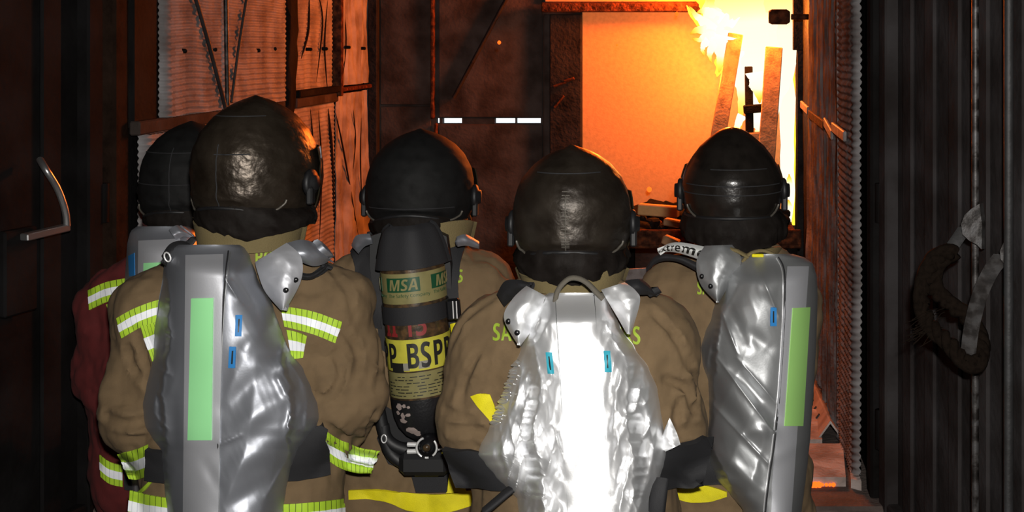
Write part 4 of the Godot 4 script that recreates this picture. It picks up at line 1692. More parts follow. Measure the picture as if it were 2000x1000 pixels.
func build_floor_debris() -> void:
	# slotted angle bar along the right wall
	var an := thing("angle_bar", "slotted steel angle bar lying ridge-up along the right wall's foot", "angle bar", Vector3(0.46, FLOOR, -5.2))
	var a := P(1622, 822, 4.6)
	var b := P(1574, 716, 5.75)
	for g in [-1.0, 1.0]:
		var mb := MB.new()
		var low := Vector3(0.055 * g, -0.075, 0)
		var rows := []
		for j in 13:
			var q := a.lerp(b, j / 12.0)
			rows.append(PackedVector3Array([q, q + low]))
		mb.slab(rows, 0.006, Vector3(g, 0.6, 0))
		part("flange", mb, M.concrete, an)
	for k in 3:
		var q := a.lerp(b, 0.2 + 0.12 * k)
		var mb := MB.new()
		mb.box(q + Vector3(-0.03, -0.038, 0), Vector3(0.006, 0.04, 0.012), Basis(Vector3(0, 0, 1), -0.6), 0.001)
		part("slot", mb, M.ink, an)
	for e in [[[1520, 866], [1646, 866], [1652, 932], [1500, 932], "flat concrete slab on the sill by the right wall"], [[1500, 790], [1600, 800], [1606, 858], [1490, 858], "farther concrete slab beside the angle bar"], [[1655, 880], [1672, 880], [1690, 940], [1662, 935], "narrow concrete offcut between slab and right wall"]]:
		var poly := PackedVector3Array()
		for k in 4:
			var y: float = e[k][1]
			var dd := (EYE - FLOOR - 0.03) * F / (y - VY)
			var p := P(e[k][0], y, dd)
			p.x = minf(p.x, XR - 0.02)
			poly.append(p)
		var mb := MB.new()
		mb.prism(poly, Vector3(0, -0.03, 0))
		lone("concrete_slab", mb, M.concrete, (poly[0] + poly[2]) / 2 - Vector3(0, 0.03, 0), e[4], "slab", "slabs by the right wall")
	var rng := RandomNumberGenerator.new()
	rng.seed = 3
	for k in 9:
		var mb := MB.new()
		var x := 1572.0 + k * 7.0
		var p := P(x, 930, 4.17)
		p.y = FLOOR + 0.008
		mb.box(p, Vector3(0.012, 0.014, 0.014) * (0.7 + rng.randf() * 0.6), Basis.from_euler(Vector3(rng.randf(), rng.randf() * 3.0, 0)), 0.004)
		lone("ember_flame", mb, M.ember, p, "small ember glowing in a row before the concrete slab", "ember", "embers in a row before the slab")
	var mb2 := MB.new()
	var c := P(1239, 536, 5.7)
	mb2.box(c, Vector3(0.14, 0.05, 0.02), Basis.from_euler(Vector3(-0.4, 0.1, 0.05)), 0.003)
	mb2.box(c + Vector3(0.0, -0.21, -0.06), Vector3(0.05, 0.38, 0.02), Basis.from_euler(Vector3(-0.25, 0.1, 0.0)), 0.003)
	lone("board_offcut", mb2, M.strap_pale, c - Vector3(0, 0.4, 0), "pale board offcut seen between two firefighters' shoulders", "board")


# ------------------------------------------------------------------ the five firefighters and their sets
func build_people() -> void:
	hand = hand_mesh()
	var kinds := "firefighters watching the fire"
	# P0: red coat, far left
	var p0 := person({
		"label": "person in a red fire coat and black helmet, half hidden behind the foremost left firefighter", "group": kinds, "D": 3.82, "cx": 345, "coat": M.red_coat,
		"neck": [350, 465], "head": [375, 350], "sl": [226, 600], "sr": [455, 600], "el": [214, 735, -0.01], "er": [470, 735], "wl": [228, 850, 0.2], "wr": [450, 820, 0.2], "tw": 0.09,
		"helmet": {"x": 374, "top": 236, "bot": 420, "hw": 92, "mat": M.helmet_matte, "s0": 0.25, "hseams": [[0.3, -1.0, 1.0], [0.62, -1.2, 1.2]], "crease": 0.003},
		"curtain": {"x": 372, "y": 470, "w": 0.1}, "collar": {"x": 360, "y0": 470, "y1": 425, "w": 0.1},
	})
	tape(p0.field, p0.who, V2([173, 568, 205, 553, 245, 545]), V2([175, 606, 210, 590, 250, 582]), 3.82, 8.0)
	tape(p0.field, p0.who, V2([208, 596, 222, 590]), V2([222, 640, 238, 634]), 3.82, 3.0)
	tape(p0.field, p0.who, V2([196, 888, 215, 902, 240, 908]), V2([198, 930, 215, 944, 240, 950]), 3.82, 6.0)
	set_p0(p0)
	# P1: front left
	var p1 := person({
		"label": "person in a tan fire coat with lime reflective stripes and bronze helmet, foremost at left", "group": kinds, "D": 3.25, "cx": 480, "coat": M.coat,
		"neck": [492, 478], "head": [495, 330], "sl": [298, 612], "sr": [652, 612], "el": [274, 800, -0.02], "er": [680, 772, -0.02], "wl": [318, 915, 0.13], "wr": [628, 905, 0.12], "tw": 0.1,
		"helmet": {"x": 499, "top": 186, "bot": 414, "hw": 112, "mat": M.helmet_bronze, "yaw": -0.22, "s0": 0.38, "stitches": false, "hseams": [[0.46, -0.05, 0.55], [0.16, -0.7, 0.9]], "crease": 0.004, "arch": 0.1, "label": "helmet in a creased bronze-brown cover"},
		"curtain": {"x": 500, "y": 462, "w": 0.13}, "collar": {"x": 488, "y0": 480, "y1": 424, "w": 0.12},
		"folds": [
			{"p": V2([655, 690, 668, 730, 650, 770, 628, 780])}, {"p": V2([668, 640, 700, 690, 690, 740])}, {"p": V2([735, 640, 745, 700, 735, 760]), "a": 0.009},
			{"p": V2([630, 830, 665, 850, 700, 862]), "w": 0.016, "a": 0.016}, {"p": V2([738, 800, 722, 830, 716, 860]), "a": 0.012},
			{"p": V2([262, 640, 285, 700, 290, 760])}, {"p": V2([250, 680, 262, 720, 285, 745])}, {"p": V2([208, 815, 250, 830, 296, 815]), "w": 0.016, "a": 0.015}, {"p": V2([240, 850, 270, 858, 300, 850]), "a": 0.01},
			{"p": V2([640, 520, 680, 570, 690, 620]), "a": 0.008}],
	})
	var f1: Field = p1.field
	tape(f1, p1.who, V2([229, 622, 260, 604, 300, 588, 332, 581]), V2([238, 660, 268, 642, 300, 630, 332, 622]), 3.25, 11.0)
	tape(f1, p1.who, V2([275, 636, 290, 632, 306, 629]), V2([298, 706, 312, 698, 326, 690]), 3.25, 5.0)
	tape(f1, p1.who, V2([548, 598, 590, 604, 630, 615, 667, 628]), V2([556, 638, 590, 646, 620, 656, 654, 670]), 3.25, 12.0)
	tape(f1, p1.who, V2([560, 644, 580, 648, 600, 656]), V2([570, 700, 580, 700, 592, 698]), 3.25, 4.0)
	tape(f1, p1.who, V2([629, 838, 660, 858, 700, 872, 740, 880]), V2([640, 900, 668, 916, 700, 924, 724, 924]), 3.25, 12.0)
	tape(f1, p1.who, V2([230, 885, 258, 880, 290, 868]), V2([254, 934, 270, 936, 290, 930]), 3.25, 6.0)
	tape(f1, p1.who, V2([256, 958, 300, 968, 345, 974]), V2([252, 1016, 300, 1024, 345, 1030]), 3.25, 9.0)
	tape(f1, p1.who, V2([525, 986, 600, 982, 669, 974]), V2([525, 1036, 600, 1034, 669, 1026]), 3.25, 14.0)
	patch(f1, p1.who, "piping", V2([294, 938, 301, 938]), V2([268, 965, 276, 967]), 3.25, M.lime, 0.004, 4, 6)
	patch(f1, p1.who, "piping", V2([549, 950, 556, 948]), V2([538, 988, 548, 988]), 3.25, M.lime, 0.004, 4, 6)
	print_on(f1, p1.who, "SAPEURS POMPIERS", 365, 640, 512, 516, 24, 3.25)
	set_p1(p1)
	# P2: with the bare cylinder
	var p2 := person({
		"label": "person in a tan fire coat and dull black helmet carrying the bare labelled air cylinder", "group": kinds, "D": 3.6, "cx": 815, "coat": M.coat,
		"neck": [818, 482], "head": [822, 365], "sl": [702, 580], "sr": [932, 580], "el": [684, 740], "er": [950, 740], "wl": [735, 820, 0.17], "wr": [895, 820, 0.17], "tw": 0.09,
		"helmet": {"x": 821, "top": 251, "bot": 432, "hw": 103, "mat": M.helmet_matte, "s0": 0.98, "seam": false, "hseams": [[0.8, -0.9, 0.9]], "crease": 0.002, "arch": 0.14},
		"curtain": {"x": 818, "y": 478, "w": 0.11}, "collar": {"x": 838, "y0": 474, "y1": 432, "w": 0.11},
	})
	var f2: Field = p2.field
	print_on(f2, p2.who, "SAPEURS POMPIERS", 668, 904, 578, 552, 24, 3.6)
	patch(f2, p2.who, "hem_band", V2([684, 956, 740, 956, 800, 962, 870, 964, 946, 952]), V2([684, 975, 745, 975, 800, 995, 870, 1000, 944, 978]), 3.6, M.yellow, 0.008, 30, 5)
	patch(f2, p2.who, "side_flash", V2([876, 902, 882, 902]), V2([872, 962, 910, 960]), 3.6, M.yellow, 0.007, 6, 10)
	set_p2(p2)
	# P4: right
	var p4 := person({
		"label": "person in a tan fire coat and glossy black helmet standing before the flames at right", "group": kinds, "D": 3.5, "cx": 1445, "coat": M.coat,
		"neck": [1440, 492], "head": [1428, 360], "sl": [1322, 588], "sr": [1532, 598], "el": [1305, 760], "er": [1510, 760], "wl": [1360, 835, 0.17], "wr": [1510, 835, 0.17], "tw": 0.062,
		"helmet": {"x": 1430, "top": 248, "bot": 416, "hw": 100, "mat": M.helmet_gloss, "seam": false, "s0": 0.98, "hseams": [[0.44, -0.5, 0.8], [0.62, -1.1, 1.1], [0.72, -1.2, 1.2]], "crease": 0.0006, "arch": 0.02,
			"prof": [[0.0, 0.03], [0.012, 0.14], [0.05, 0.28], [0.12, 0.44], [0.22, 0.63], [0.34, 0.78], [0.46, 0.9], [0.58, 0.97], [0.66, 1.0], [0.76, 0.97], [0.86, 0.95], [1.0, 0.9]]},
		"curtain": {"x": 1436, "y": 486, "w": 0.13, "dep": 0.11}, "collar": {"x": 1446, "y0": 500, "y1": 484, "w": 0.10},
	})
	var f4: Field = p4.field
	print_on(f4, p4.who, "SAPEURS POMPIERS", 1360, 1572, 576, 580, 26, 3.5)
	patch(f4, p4.who, "hem_band", V2([1296, 952, 1340, 945, 1380, 948, 1420, 960]), V2([1300, 962, 1340, 978, 1385, 978, 1420, 968]), 3.5, M.yellow, 0.008, 16, 5)
	set_p4(p4)
	# P3: centre front
	var p3 := person({
		"label": "person in a tan fire coat and dark brown helmet, foremost in the middle", "group": kinds, "D": 3.12, "cx": 1118, "coat": M.coat,
		"neck": [1118, 552], "head": [1116, 400], "sl": [962, 672], "sr": [1284, 672], "el": [942, 825, -0.02], "er": [1300, 825, -0.02], "wl": [1000, 925, 0.17], "wr": [1240, 925, 0.17], "tw": 0.095,
		"helmet": {"x": 1118, "top": 283, "bot": 492, "hw": 114, "mat": M.helmet_leather, "s0": 0.4, "stitches": true, "seam_light": true, "hseams": [[0.22, -0.8, 0.8]], "crease": 0.003, "arch": 0.09, "label": "helmet in a dark brown stitched leather cover"},
		"curtain": {"x": 1116, "y": 548, "w": 0.12}, "collar": {"x": 1118, "y0": 556, "y1": 522, "w": 0.115},
		"folds": [
			{"p": V2([880, 840, 920, 838, 955, 850]), "w": 0.015, "a": 0.014}, {"p": V2([868, 800, 900, 815, 930, 822])}, {"p": V2([930, 700, 905, 750, 900, 800]), "a": 0.01}, {"p": V2([965, 580, 910, 620, 880, 680]), "a": 0.009},
			{"p": V2([1275, 610, 1320, 660, 1345, 720]), "a": 0.010}, {"p": V2([1345, 700, 1362, 760, 1350, 820])}, {"p": V2([1300, 740, 1340, 760, 1350, 800])}, {"p": V2([1320, 850, 1345, 838, 1375, 838]), "w": 0.015, "a": 0.014}, {"p": V2([1330, 780, 1320, 815, 1328, 845])}],
	})
	var f3: Field = p3.field
	print_on(f3, p3.who, "SAPEURS POMPIERS", 963, 1250, 666, 672, 32, 3.12)
	patch(f3, p3.who, "elbow_flash", V2([921, 774, 938, 769, 957, 770]), V2([966, 836, 971, 830, 978, 820]), 3.12, M.yellow, 0.006, 8, 12)
	set_p3(p3)


func belt(pr: Dictionary, who: Node3D, top: Array, bot: Array) -> void:
	patch(pr.field, who, "waist_belt", top, bot, pr.D, M.black_strap, 0.016, 20, 7)


func set_p0(pr: Dictionary) -> void:
	var d: float = pr.D - 0.125
	var who := thing("air_pack", "grey air pack cover with green panel on the person in red", "air pack", P(320, 1000, d), "covered air packs")
	var b := new_bag([[442, 268, 366], [452, 254, 388], [480, 248, 394], [600, 240, 400], [760, 232, 412], [860, 240, 410], [1000, 262, 380], [1080, 275, 360]], d, 0.15, 31, 0.006)
	b.panel = func(_y): return Vector2(268, 350)
	part("cover", bag_mesh(b, 60, 90), M.silver_dark, who)
	part("centre_panel", sheet(bag_patch(b, V2([270, 470, 352, 466]), V2([262, 1000, 345, 1000]), 16, 50, 0.003), 0.003), M.silver, who)
	part("green_panel", sheet(bag_patch(b, V2([280, 514, 322, 512]), V2([276, 760, 318, 760]), 6, 20, 0.006), 0.003), M.pale_green, who, "pale green strip")
	part("cloth_tab", sheet(bag_patch(b, V2([250, 500, 262, 494]), V2([252, 540, 263, 538]), 4, 6, 0.003), 0.003), M.blue, who, "blue tab")
	var rows := flap(who, "strap", V2([330, 448, 345, 440, 362, 446]), V2([345, 470, 362, 462, 392, 475]), d - 0.1, d - 0.06, 0.01, M.silver_dark)
	belt(pr, who, V2([246, 890, 300, 900, 400, 900]), V2([246, 950, 300, 960, 400, 960]))


func set_p1(pr: Dictionary) -> void:
	var d: float = pr.D - 0.13
	var who := thing("air_pack", "dark silver air pack cover with long pale green strip, foremost at left", "air pack", P(430, 1080, d), "covered air packs")
	var b := new_bag([[478, 345, 468], [484, 332, 478], [500, 323, 488], [540, 318, 502], [600, 308, 534], [650, 301, 552], [690, 299, 570], [720, 294, 592], [760, 285, 608], [790, 279, 620], [815, 281, 623], [835, 284, 618], [855, 296, 600], [880, 313, 582], [920, 318, 566], [960, 322, 558], [1000, 327, 552], [1050, 334, 545], [1100, 345, 536]], d, 0.18, 17, 0.005)
	b.tilt = 0.05
	b.inner = [[478, 326, 486], [560, 326, 512], [620, 328, 536], [670, 330, 552], [710, 322, 548], [760, 314, 566], [810, 318, 566], [860, 324, 560], [900, 322, 566], [1100, 346, 536]]
	b.step = 0.045
	b.soft = 9.0
	b.panel = func(y): return Vector2(360.0 - (y - 480.0) * 0.012, 436.0 - (y - 480.0) * 0.02)
	b.strokes = [
		[Vector2(440, 545), Vector2(466, 585), 9.0, 0.012, 1], [Vector2(442, 545), Vector2(448, 500), 7.0, 0.010, 1], [Vector2(318, 640), Vector2(334, 660), 7.0, 0.010, 1], [Vector2(306, 720), Vector2(334, 732), 7.0, 0.011, 1], [Vector2(300, 806), Vector2(318, 830), 7.0, 0.010, 1], [Vector2(556, 690), Vector2(600, 760), 8.0, 0.012, 1], [Vector2(580, 740), Vector2(566, 840), 8.0, 0.012, 1], [Vector2(606, 760), Vector2(596, 830), 7.0, 0.010, 1], [Vector2(426, 868), Vector2(470, 850), 9.0, 0.008, 1], [Vector2(520, 970), Vector2(560, 900), 9.0, 0.010, 1], [Vector2(452, 540), Vector2(490, 600), 9.0, -0.008], [Vector2(432, 860), Vector2(560, 770), 20.0, 0.010], [Vector2(440, 800), Vector2(545, 700), 18.0, -0.008], [Vector2(430, 935), Vector2(560, 850), 22.0, 0.010],
		[Vector2(560, 640), Vector2(545, 740), 9.0, 0.010], [Vector2(545, 740), Vector2(570, 790), 9.0, 0.009], [Vector2(600, 770), Vector2(560, 850), 10.0, 0.010], [Vector2(575, 720), Vector2(600, 800), 8.0, -0.008], [Vector2(318, 700), Vector2(302, 790), 8.0, 0.010], [Vector2(302, 690), Vector2(326, 725), 8.0, 0.010],
		[Vector2(300, 790), Vector2(316, 860), 7.0, 0.009], [Vector2(322, 600), Vector2(330, 650), 7.0, 0.008], [Vector2(500, 560), Vector2(540, 640), 12.0, -0.007], [Vector2(430, 1000), Vector2(540, 930), 18.0, -0.008], [Vector2(400, 905), Vector2(425, 950), 12.0, -0.007], [Vector2(470, 690), Vector2(520, 640), 14.0, 0.006], [Vector2(335, 780), Vector2(345, 900), 12.0, -0.007]]
	part("cover", bag_mesh(b, 100, 190), M.silver_dark, who)
	part("centre_panel", sheet(bag_patch(b, V2([362, 498, 436, 496]), V2([356, 1096, 424, 1096]), 18, 90, 0.003), 0.003), M.silver, who)
	part("green_panel", sheet(bag_patch(b, V2([373, 583, 416, 582]), V2([366, 860, 412, 860]), 8, 30, 0.006), 0.003), M.pale_green, who, "long pale green strip")
	bag_line(b, "seam", V2([446, 490, 440, 540, 434, 620, 429, 720, 426, 860, 425, 960, 424, 1090]), 0.0018, M.seam, who)
	bag_line(b, "piping", V2([450, 492, 443, 545, 437, 620, 432, 720, 429, 860, 428, 960, 427, 1090]), 0.0014, M.silver_pale, who)
	tab(b, who, 467, 636, 6.5, 21, 2.0, M.blue)
	tab(b, who, 454, 698, 6.5, 21, 2.0, M.blue)
	# yoke wing over the right shoulder
	var rows := flap(who, "shoulder_wing", V2([498, 512, 504, 535, 518, 570, 548, 606]), V2([560, 474, 588, 502, 588, 548, 558, 606]), d - 0.02, d - 0.06, 0.035, M.silver, 0.004, 20, 24)
	stud(who, 577, 547, flap_depth(rows, 577, 547) - 0.002)
	stud(who, 558, 567, flap_depth(rows, 558, 567) - 0.002)
	flap(who, "shoulder_strap", V2([556, 476, 590, 468, 620, 478, 642, 502]), V2([588, 512, 612, 520, 632, 516, 646, 508]), d + 0.0, d + 0.10, 0.03, M.silver_dark, 0.012)
	flap(who, "shoulder_strap", V2([582, 530, 604, 534, 624, 526, 640, 514]), V2([584, 544, 608, 546, 628, 534, 642, 518]), d + 0.01, d + 0.08, 0.012, M.black_strap, 0.012)
	flap(who, "shoulder_strap", V2([315, 500, 330, 478, 350, 470, 375, 474]), V2([325, 522, 342, 506, 356, 496, 380, 492]), d - 0.04, d + 0.02, 0.02, M.black_strap, 0.014)
	var mb := MB.new()
	var pts := []
	for k in 13:
		var a := TAU * k / 12.0
		pts.append(P(327 + 6 * cos(a) + 2 * sin(a), 502 + 9 * sin(a), d - 0.075))
	mb.tube(pts, 0.0022, 6)
	part("ring", mb, M.chrome, who)
	belt(pr, who, V2([293, 872, 320, 878, 420, 880, 520, 862, 600, 835, 633, 822]), V2([293, 934, 320, 938, 420, 940, 520, 938, 600, 934, 637, 924]))


func set_p3(pr: Dictionary) -> void:
	var d: float = pr.D - 0.13
	var who := thing("air_pack", "gleaming white-silver crumpled air pack cover with top handle, in the middle", "air pack", P(1130, 1080, d), "covered air packs")
	var b := new_bag([[572, 1072, 1178], [580, 1058, 1190], [600, 1046, 1196], [640, 1026, 1212], [680, 1016, 1240], [720, 1000, 1268], [760, 985, 1284], [800, 970, 1290], [840, 954, 1297], [870, 938, 1304], [888, 933, 1302], [905, 946, 1298], [930, 966, 1290], [955, 990, 1280], [975, 1010, 1274], [1010, 1014, 1270], [1100, 1030, 1250]], d, 0.18, 53, 0.018)
	b.tilt = 0.08
	b.inner = [[572, 1066, 1182], [620, 1050, 1184], [660, 1040, 1196], [700, 1046, 1222], [750, 1056, 1226], [800, 1046, 1222], [850, 1040, 1226], [900, 1050, 1236], [950, 1062, 1236], [1000, 1060, 1240], [1100, 1064, 1240]]
	b.step = 0.06
	b.soft = 30.0
	b.skirt = 0.016
	b.flat = 5.0
	b.n1 = noise(0.011, 2, 54, true)
	b.small = 0.3
	b.panel = func(y): return Vector2(1086.0 + (y - 575.0) * 0.05, 1160.0 + (y - 575.0) * 0.08)
	b.strokes = [
		[Vector2(1062, 590), Vector2(1030, 700), 12.0, -0.016], [Vector2(1030, 700), Vector2(1040, 790), 14.0, -0.014], [Vector2(1040, 790), Vector2(1020, 880), 10.0, -0.012], [Vector2(1175, 640), Vector2(1235, 720), 16.0, -0.016], [Vector2(1235, 720), Vector2(1225, 830), 16.0, -0.015],
		[Vector2(1045, 800), Vector2(1100, 930), 8.0, -0.010], [Vector2(1030, 900), Vector2(1095, 980), 14.0, -0.013], [Vector2(1235, 850), Vector2(1200, 970), 9.0, -0.011], [Vector2(1270, 900), Vector2(1230, 980), 16.0, -0.012], [Vector2(1060, 700), Vector2(1085, 740), 9.0, 0.010], [Vector2(990, 800), Vector2(1010, 900), 8.0, 0.012, 1], [Vector2(975, 830), Vector2(992, 930), 6.0, 0.012, 1], [Vector2(1010, 820), Vector2(1040, 910), 7.0, 0.012, 1], [Vector2(1020, 720), Vector2(1005, 800), 7.0, 0.012, 1], [Vector2(1250, 700), Vector2(1276, 770), 7.0, 0.014, 1], [Vector2(1276, 770), Vector2(1250, 800), 6.0, 0.012, 1], [Vector2(1270, 830), Vector2(1282, 930), 8.0, 0.012, 1], [Vector2(1080, 830), Vector2(1102, 900), 7.0, 0.008, 1], [Vector2(1205, 760), Vector2(1195, 850), 7.0, 0.008, 1], [Vector2(965, 870), Vector2(985, 920), 6.0, -0.009], [Vector2(1255, 760), Vector2(1280, 850), 9.0, 0.012], [Vector2(1195, 850), Vector2(1220, 800), 10.0, 0.009]]
	part("cover", bag_mesh(b, 120, 200), M.foil, who)
	part("centre_panel", sheet(bag_patch(b, V2([1086, 578, 1160, 578]), V2([1114, 1098, 1204, 1098]), 18, 90, 0.003), 0.003), M.foil, who)
	bag_line(b, "seam", V2([1160, 576, 1163, 620, 1168, 700, 1176, 800, 1184, 880, 1195, 1000, 1204, 1095]), 0.0012, M.seam, who)
	bag_line(b, "seam", V2([1084, 576, 1088, 640, 1093, 720, 1098, 800, 1105, 900, 1112, 1095]), 0.0010, M.silver_pale, who)
	tab(b, who, 1072, 709, 6.5, 21, -4.0, M.cyan)
	tab(b, who, 1186, 706, 6.0, 21, -1.0, M.cyan)
	var rows := flap(who, "shoulder_wing", V2([1028, 558, 1000, 585, 984, 622, 1010, 672]), V2([1066, 578, 1058, 600, 1042, 640, 1016, 676]), d - 0.06, d - 0.10, 0.035, M.foil, 0.004, 20, 24)
	stud(who, 993, 628, flap_depth(rows, 993, 628) - 0.002)
	stud(who, 1010, 650, flap_depth(rows, 1010, 650) - 0.002)
	flap(who, "shoulder_wing", V2([1174, 566, 1188, 590, 1206, 620, 1224, 652]), V2([1220, 551, 1242, 568, 1250, 590, 1232, 654]), d - 0.07, d - 0.09, 0.03, M.foil, 0.004, 20, 24)
	flap(who, "shoulder_strap", V2([970, 575, 985, 550, 1010, 546, 1034, 552]), V2([985, 600, 1000, 584, 1016, 572, 1038, 566]), d + 0.05, d - 0.03, 0.02, M.black_strap, 0.014)
	flap(who, "shoulder_strap", V2([1222, 548, 1248, 545, 1266, 555, 1282, 576]), V2([1240, 575, 1256, 576, 1268, 576, 1284, 580]), d - 0.02, d + 0.06, 0.02, M.black_strap, 0.014)
	# gathered edge
	var rng := RandomNumberGenerator.new()
	rng.seed = 9
	for k in 17:
		var mb := MB.new()
		var y := 702.0 + k * 7.5 + rng.randf() * 5.0
		var x := b.edge(y, 1) + 3.0
		mb.tube([P(x - 3 - rng.randf() * 4, y + 3 * rng.randf(), d - 0.03), P(x + 3, y - 1, d - 0.05), P(x + 8 + 8 * rng.randf(), y + 6 * rng.randf() - 1, b.depth(x + 14, y + 3) + 0.004)], [0.0025, 0.004 + 0.003 * rng.randf(), 0.001], 6)
		part("gather", mb, M.foil, who)
	# side wing sticking out at right
	flap(who, "side_wing", V2([1298, 838, 1290, 870, 1300, 882]), V2([1308, 816, 1322, 846, 1329, 868]), d - 0.03, d - 0.05, 0.006, M.foil)
	# grab handle
	var mb := MB.new()
	var pts := []
	for q in curve(V2([1084, 590, 1090, 566, 1108, 546, 1126, 543, 1146, 552, 1166, 572, 1178, 584]), 24):
		pts.append(P(q.x, q.y, d - 0.1))
	mb.tube(pts, 0.0085, 10, 0.7)
	part("grab_handle", mb, M.grey_cord, who, "olive webbing handle")
	belt(pr, who, V2([874, 872, 960, 880, 1110, 880, 1290, 872, 1382, 850]), V2([900, 944, 960, 950, 1110, 960, 1290, 955, 1366, 940]))
	var pb := MB.new()
	pb.tube([P(945, 1000, d - 0.1), P(990, 962, d - 0.09), P(1020, 940, d - 0.06)], 0.02, 8, 0.4)
	part("hip_strap", pb, M.black_strap, who)
	pb = MB.new()
	pb.tube([P(1290, 935, d - 0.06), P(1286, 965, d - 0.08), P(1282, 1000, d - 0.08)], 0.02, 8, 0.5)
	part("hip_strap", pb, M.black_strap, who)


func set_p4(pr: Dictionary) -> void:
	var d: float = pr.D - 0.13
	var who := thing("air_pack", "pale silver air pack cover with a lime strip at its right side", "air pack", P(1500, 1060, d), "covered air packs")
	var b := new_bag([[496, 1450, 1548], [503, 1432, 1572], [515, 1416, 1588], [540, 1405, 1595], [580, 1398, 1597], [620, 1388, 1596], [650, 1374, 1595], [680, 1366, 1594], [710, 1369, 1592], [750, 1381, 1590], [800, 1384, 1586], [850, 1382, 1583], [900, 1384, 1578], [935, 1398, 1574], [965, 1425, 1570], [995, 1450, 1566], [1050, 1478, 1558], [1100, 1495, 1548]], d, 0.18, 71, 0.006)
	b.tilt = 0.05
	b.inner = [[496, 1440, 1580], [560, 1420, 1600], [620, 1404, 1600], [690, 1398, 1600], [740, 1394, 1600], [850, 1388, 1600], [1100, 1490, 1600]]
	b.step = 0.04
	b.soft = 12.0
	b.panel = func(y): return Vector2(1536.0 - (y - 520.0) * 0.08, 1596.0 - (y - 520.0) * 0.04)
	b.strokes = [
		[Vector2(1395, 640), Vector2(1440, 560), 8.0, 0.009], [Vector2(1410, 610), Vector2(1440, 690), 8.0, 0.012, 1], [Vector2(1402, 700), Vector2(1512, 845), 14.0, 0.016, 1], [Vector2(1392, 790), Vector2(1500, 905), 12.0, 0.014, 1], [Vector2(1440, 700), Vector2(1518, 790), 12.0, 0.010, 1], [Vector2(1490, 545), Vector2(1522, 620), 10.0, 0.008, 1], [Vector2(1425, 600), Vector2(1460, 680), 9.0, -0.008], [Vector2(1400, 730), Vector2(1510, 870), 18.0, 0.013], [Vector2(1385, 760), Vector2(1490, 900), 14.0, -0.012], [Vector2(1440, 720), Vector2(1515, 820), 16.0, -0.011],
		[Vector2(1390, 690), Vector2(1400, 640), 8.0, 0.012], [Vector2(1400, 880), Vector2(1490, 960), 12.0, 0.010], [Vector2(1420, 850), Vector2(1510, 840), 12.0, 0.009], [Vector2(1470, 560), Vector2(1525, 570), 14.0, 0.008], [Vector2(1450, 640), Vector2(1500, 680), 14.0, -0.008], [Vector2(1410, 940), Vector2(1470, 1000), 10.0, -0.010], [Vector2(1500, 900), Vector2(1560, 870), 12.0, 0.008]]
	part("cover", bag_mesh(b, 100, 190), M.silver_pale, who)
	part("side_panel", sheet(bag_patch(b, V2([1538, 520, 1580, 520]), V2([1500, 1090, 1540, 1090]), 12, 70, 0.003), 0.003), M.silver, who)
	part("green_panel", sheet(bag_patch(b, V2([1549, 602, 1583, 600]), V2([1533, 832, 1569, 832]), 8, 30, 0.006), 0.003), M.lime_panel, who, "long lime strip")
	bag_line(b, "seam", V2([1520, 502, 1532, 530, 1533, 600, 1529, 680, 1522, 780, 1512, 870, 1503, 930, 1495, 1000, 1490, 1090]), 0.0022, M.seam, who)
	bag_line(b, "piping", V2([1516, 504, 1528, 532, 1529, 600, 1525, 680, 1518, 780, 1508, 870, 1499, 930, 1491, 1000, 1486, 1090]), 0.0014, M.foil, who)
	tab(b, who, 1511, 619, 6.0, 18, 0.0, M.blue)
	var rows := flap(who, "shoulder_wing", V2([1376, 480, 1360, 512, 1368, 555, 1398, 590]), V2([1430, 478, 1448, 508, 1428, 548, 1404, 592]), d - 0.06, d - 0.10, 0.03, M.silver_pale, 0.004, 20, 24)
	stud(who, 1371, 540, flap_depth(rows, 1371, 540) - 0.002)
	stud(who, 1388, 559, flap_depth(rows, 1388, 559) - 0.002)
	# printed shoulder strap
	var up := curve(V2([1284, 490, 1305, 476, 1335, 474, 1385, 484, 1420, 494]), 40)
	var lo := curve(V2([1286, 496, 1306, 492, 1332, 496, 1372, 510, 1408, 530]), 40)
	var sr := []
	for j in 8:
		var r := PackedVector3Array()
		for i in 40:
			var q: Vector2 = up[i].lerp(lo[i], j / 7.0)
			r.append(P(q.x, q.y, d - 0.02 + 0.0 * i - 0.02 * sin(PI * j / 7.0) - 0.03 * i / 39.0))
		sr.append(r)
	var smb := MB.new()
	smb.slab(sr, 0.012, Vector3(0, 0, 1))
	var st := part("shoulder_strap", smb, M.white_print, who, "white shoulder strap with black lettering")
	var mp := func(x: float, y: float, z: float) -> Vector3:
		var t := clampf(-0.02 + x * 0.135, 0.0, 1.0) * 39.0
		var i := mini(int(t), 38)
		var s := clampf(0.86 - y * 0.72, 0.0, 1.0) * 7.0
		var j := mini(int(s), 6)
		var p: Vector3 = sr[j][i].lerp(sr[j][i + 1], t - i).lerp(sr[j + 1][i].lerp(sr[j + 1][i + 1], t - i), s - j)
		return p + Vector3(0, 0.0, 0.0015 + z)
	part("lettering", letters("eXtreme", mp), M.ink, st)
	flap(who, "shoulder_strap", V2([1262, 520, 1285, 498, 1330, 500, 1375, 520]), V2([1262, 532, 1288, 512, 1325, 512, 1370, 536]), d + 0.05, d - 0.03, 0.01, M.black_strap, 0.012)
	# handle and webbing at the top
	var mb := MB.new()
	var pts := []
	for q in curve(V2([1450, 512, 1466, 495, 1492, 490, 1516, 500]), 14):
		pts.append(P(q.x, q.y, d - 0.08))
	mb.tube(pts, 0.007, 8, 0.7)
	part("grab_handle", mb, M.collar, who)
	mb = MB.new()
	mb.box(P(1480, 499, d - 0.095), Vector3(0.03, 0.008, 0.01), Basis(), 0.002)
	part("handle_tag", mb, M.yellow, who)
	mb = MB.new()
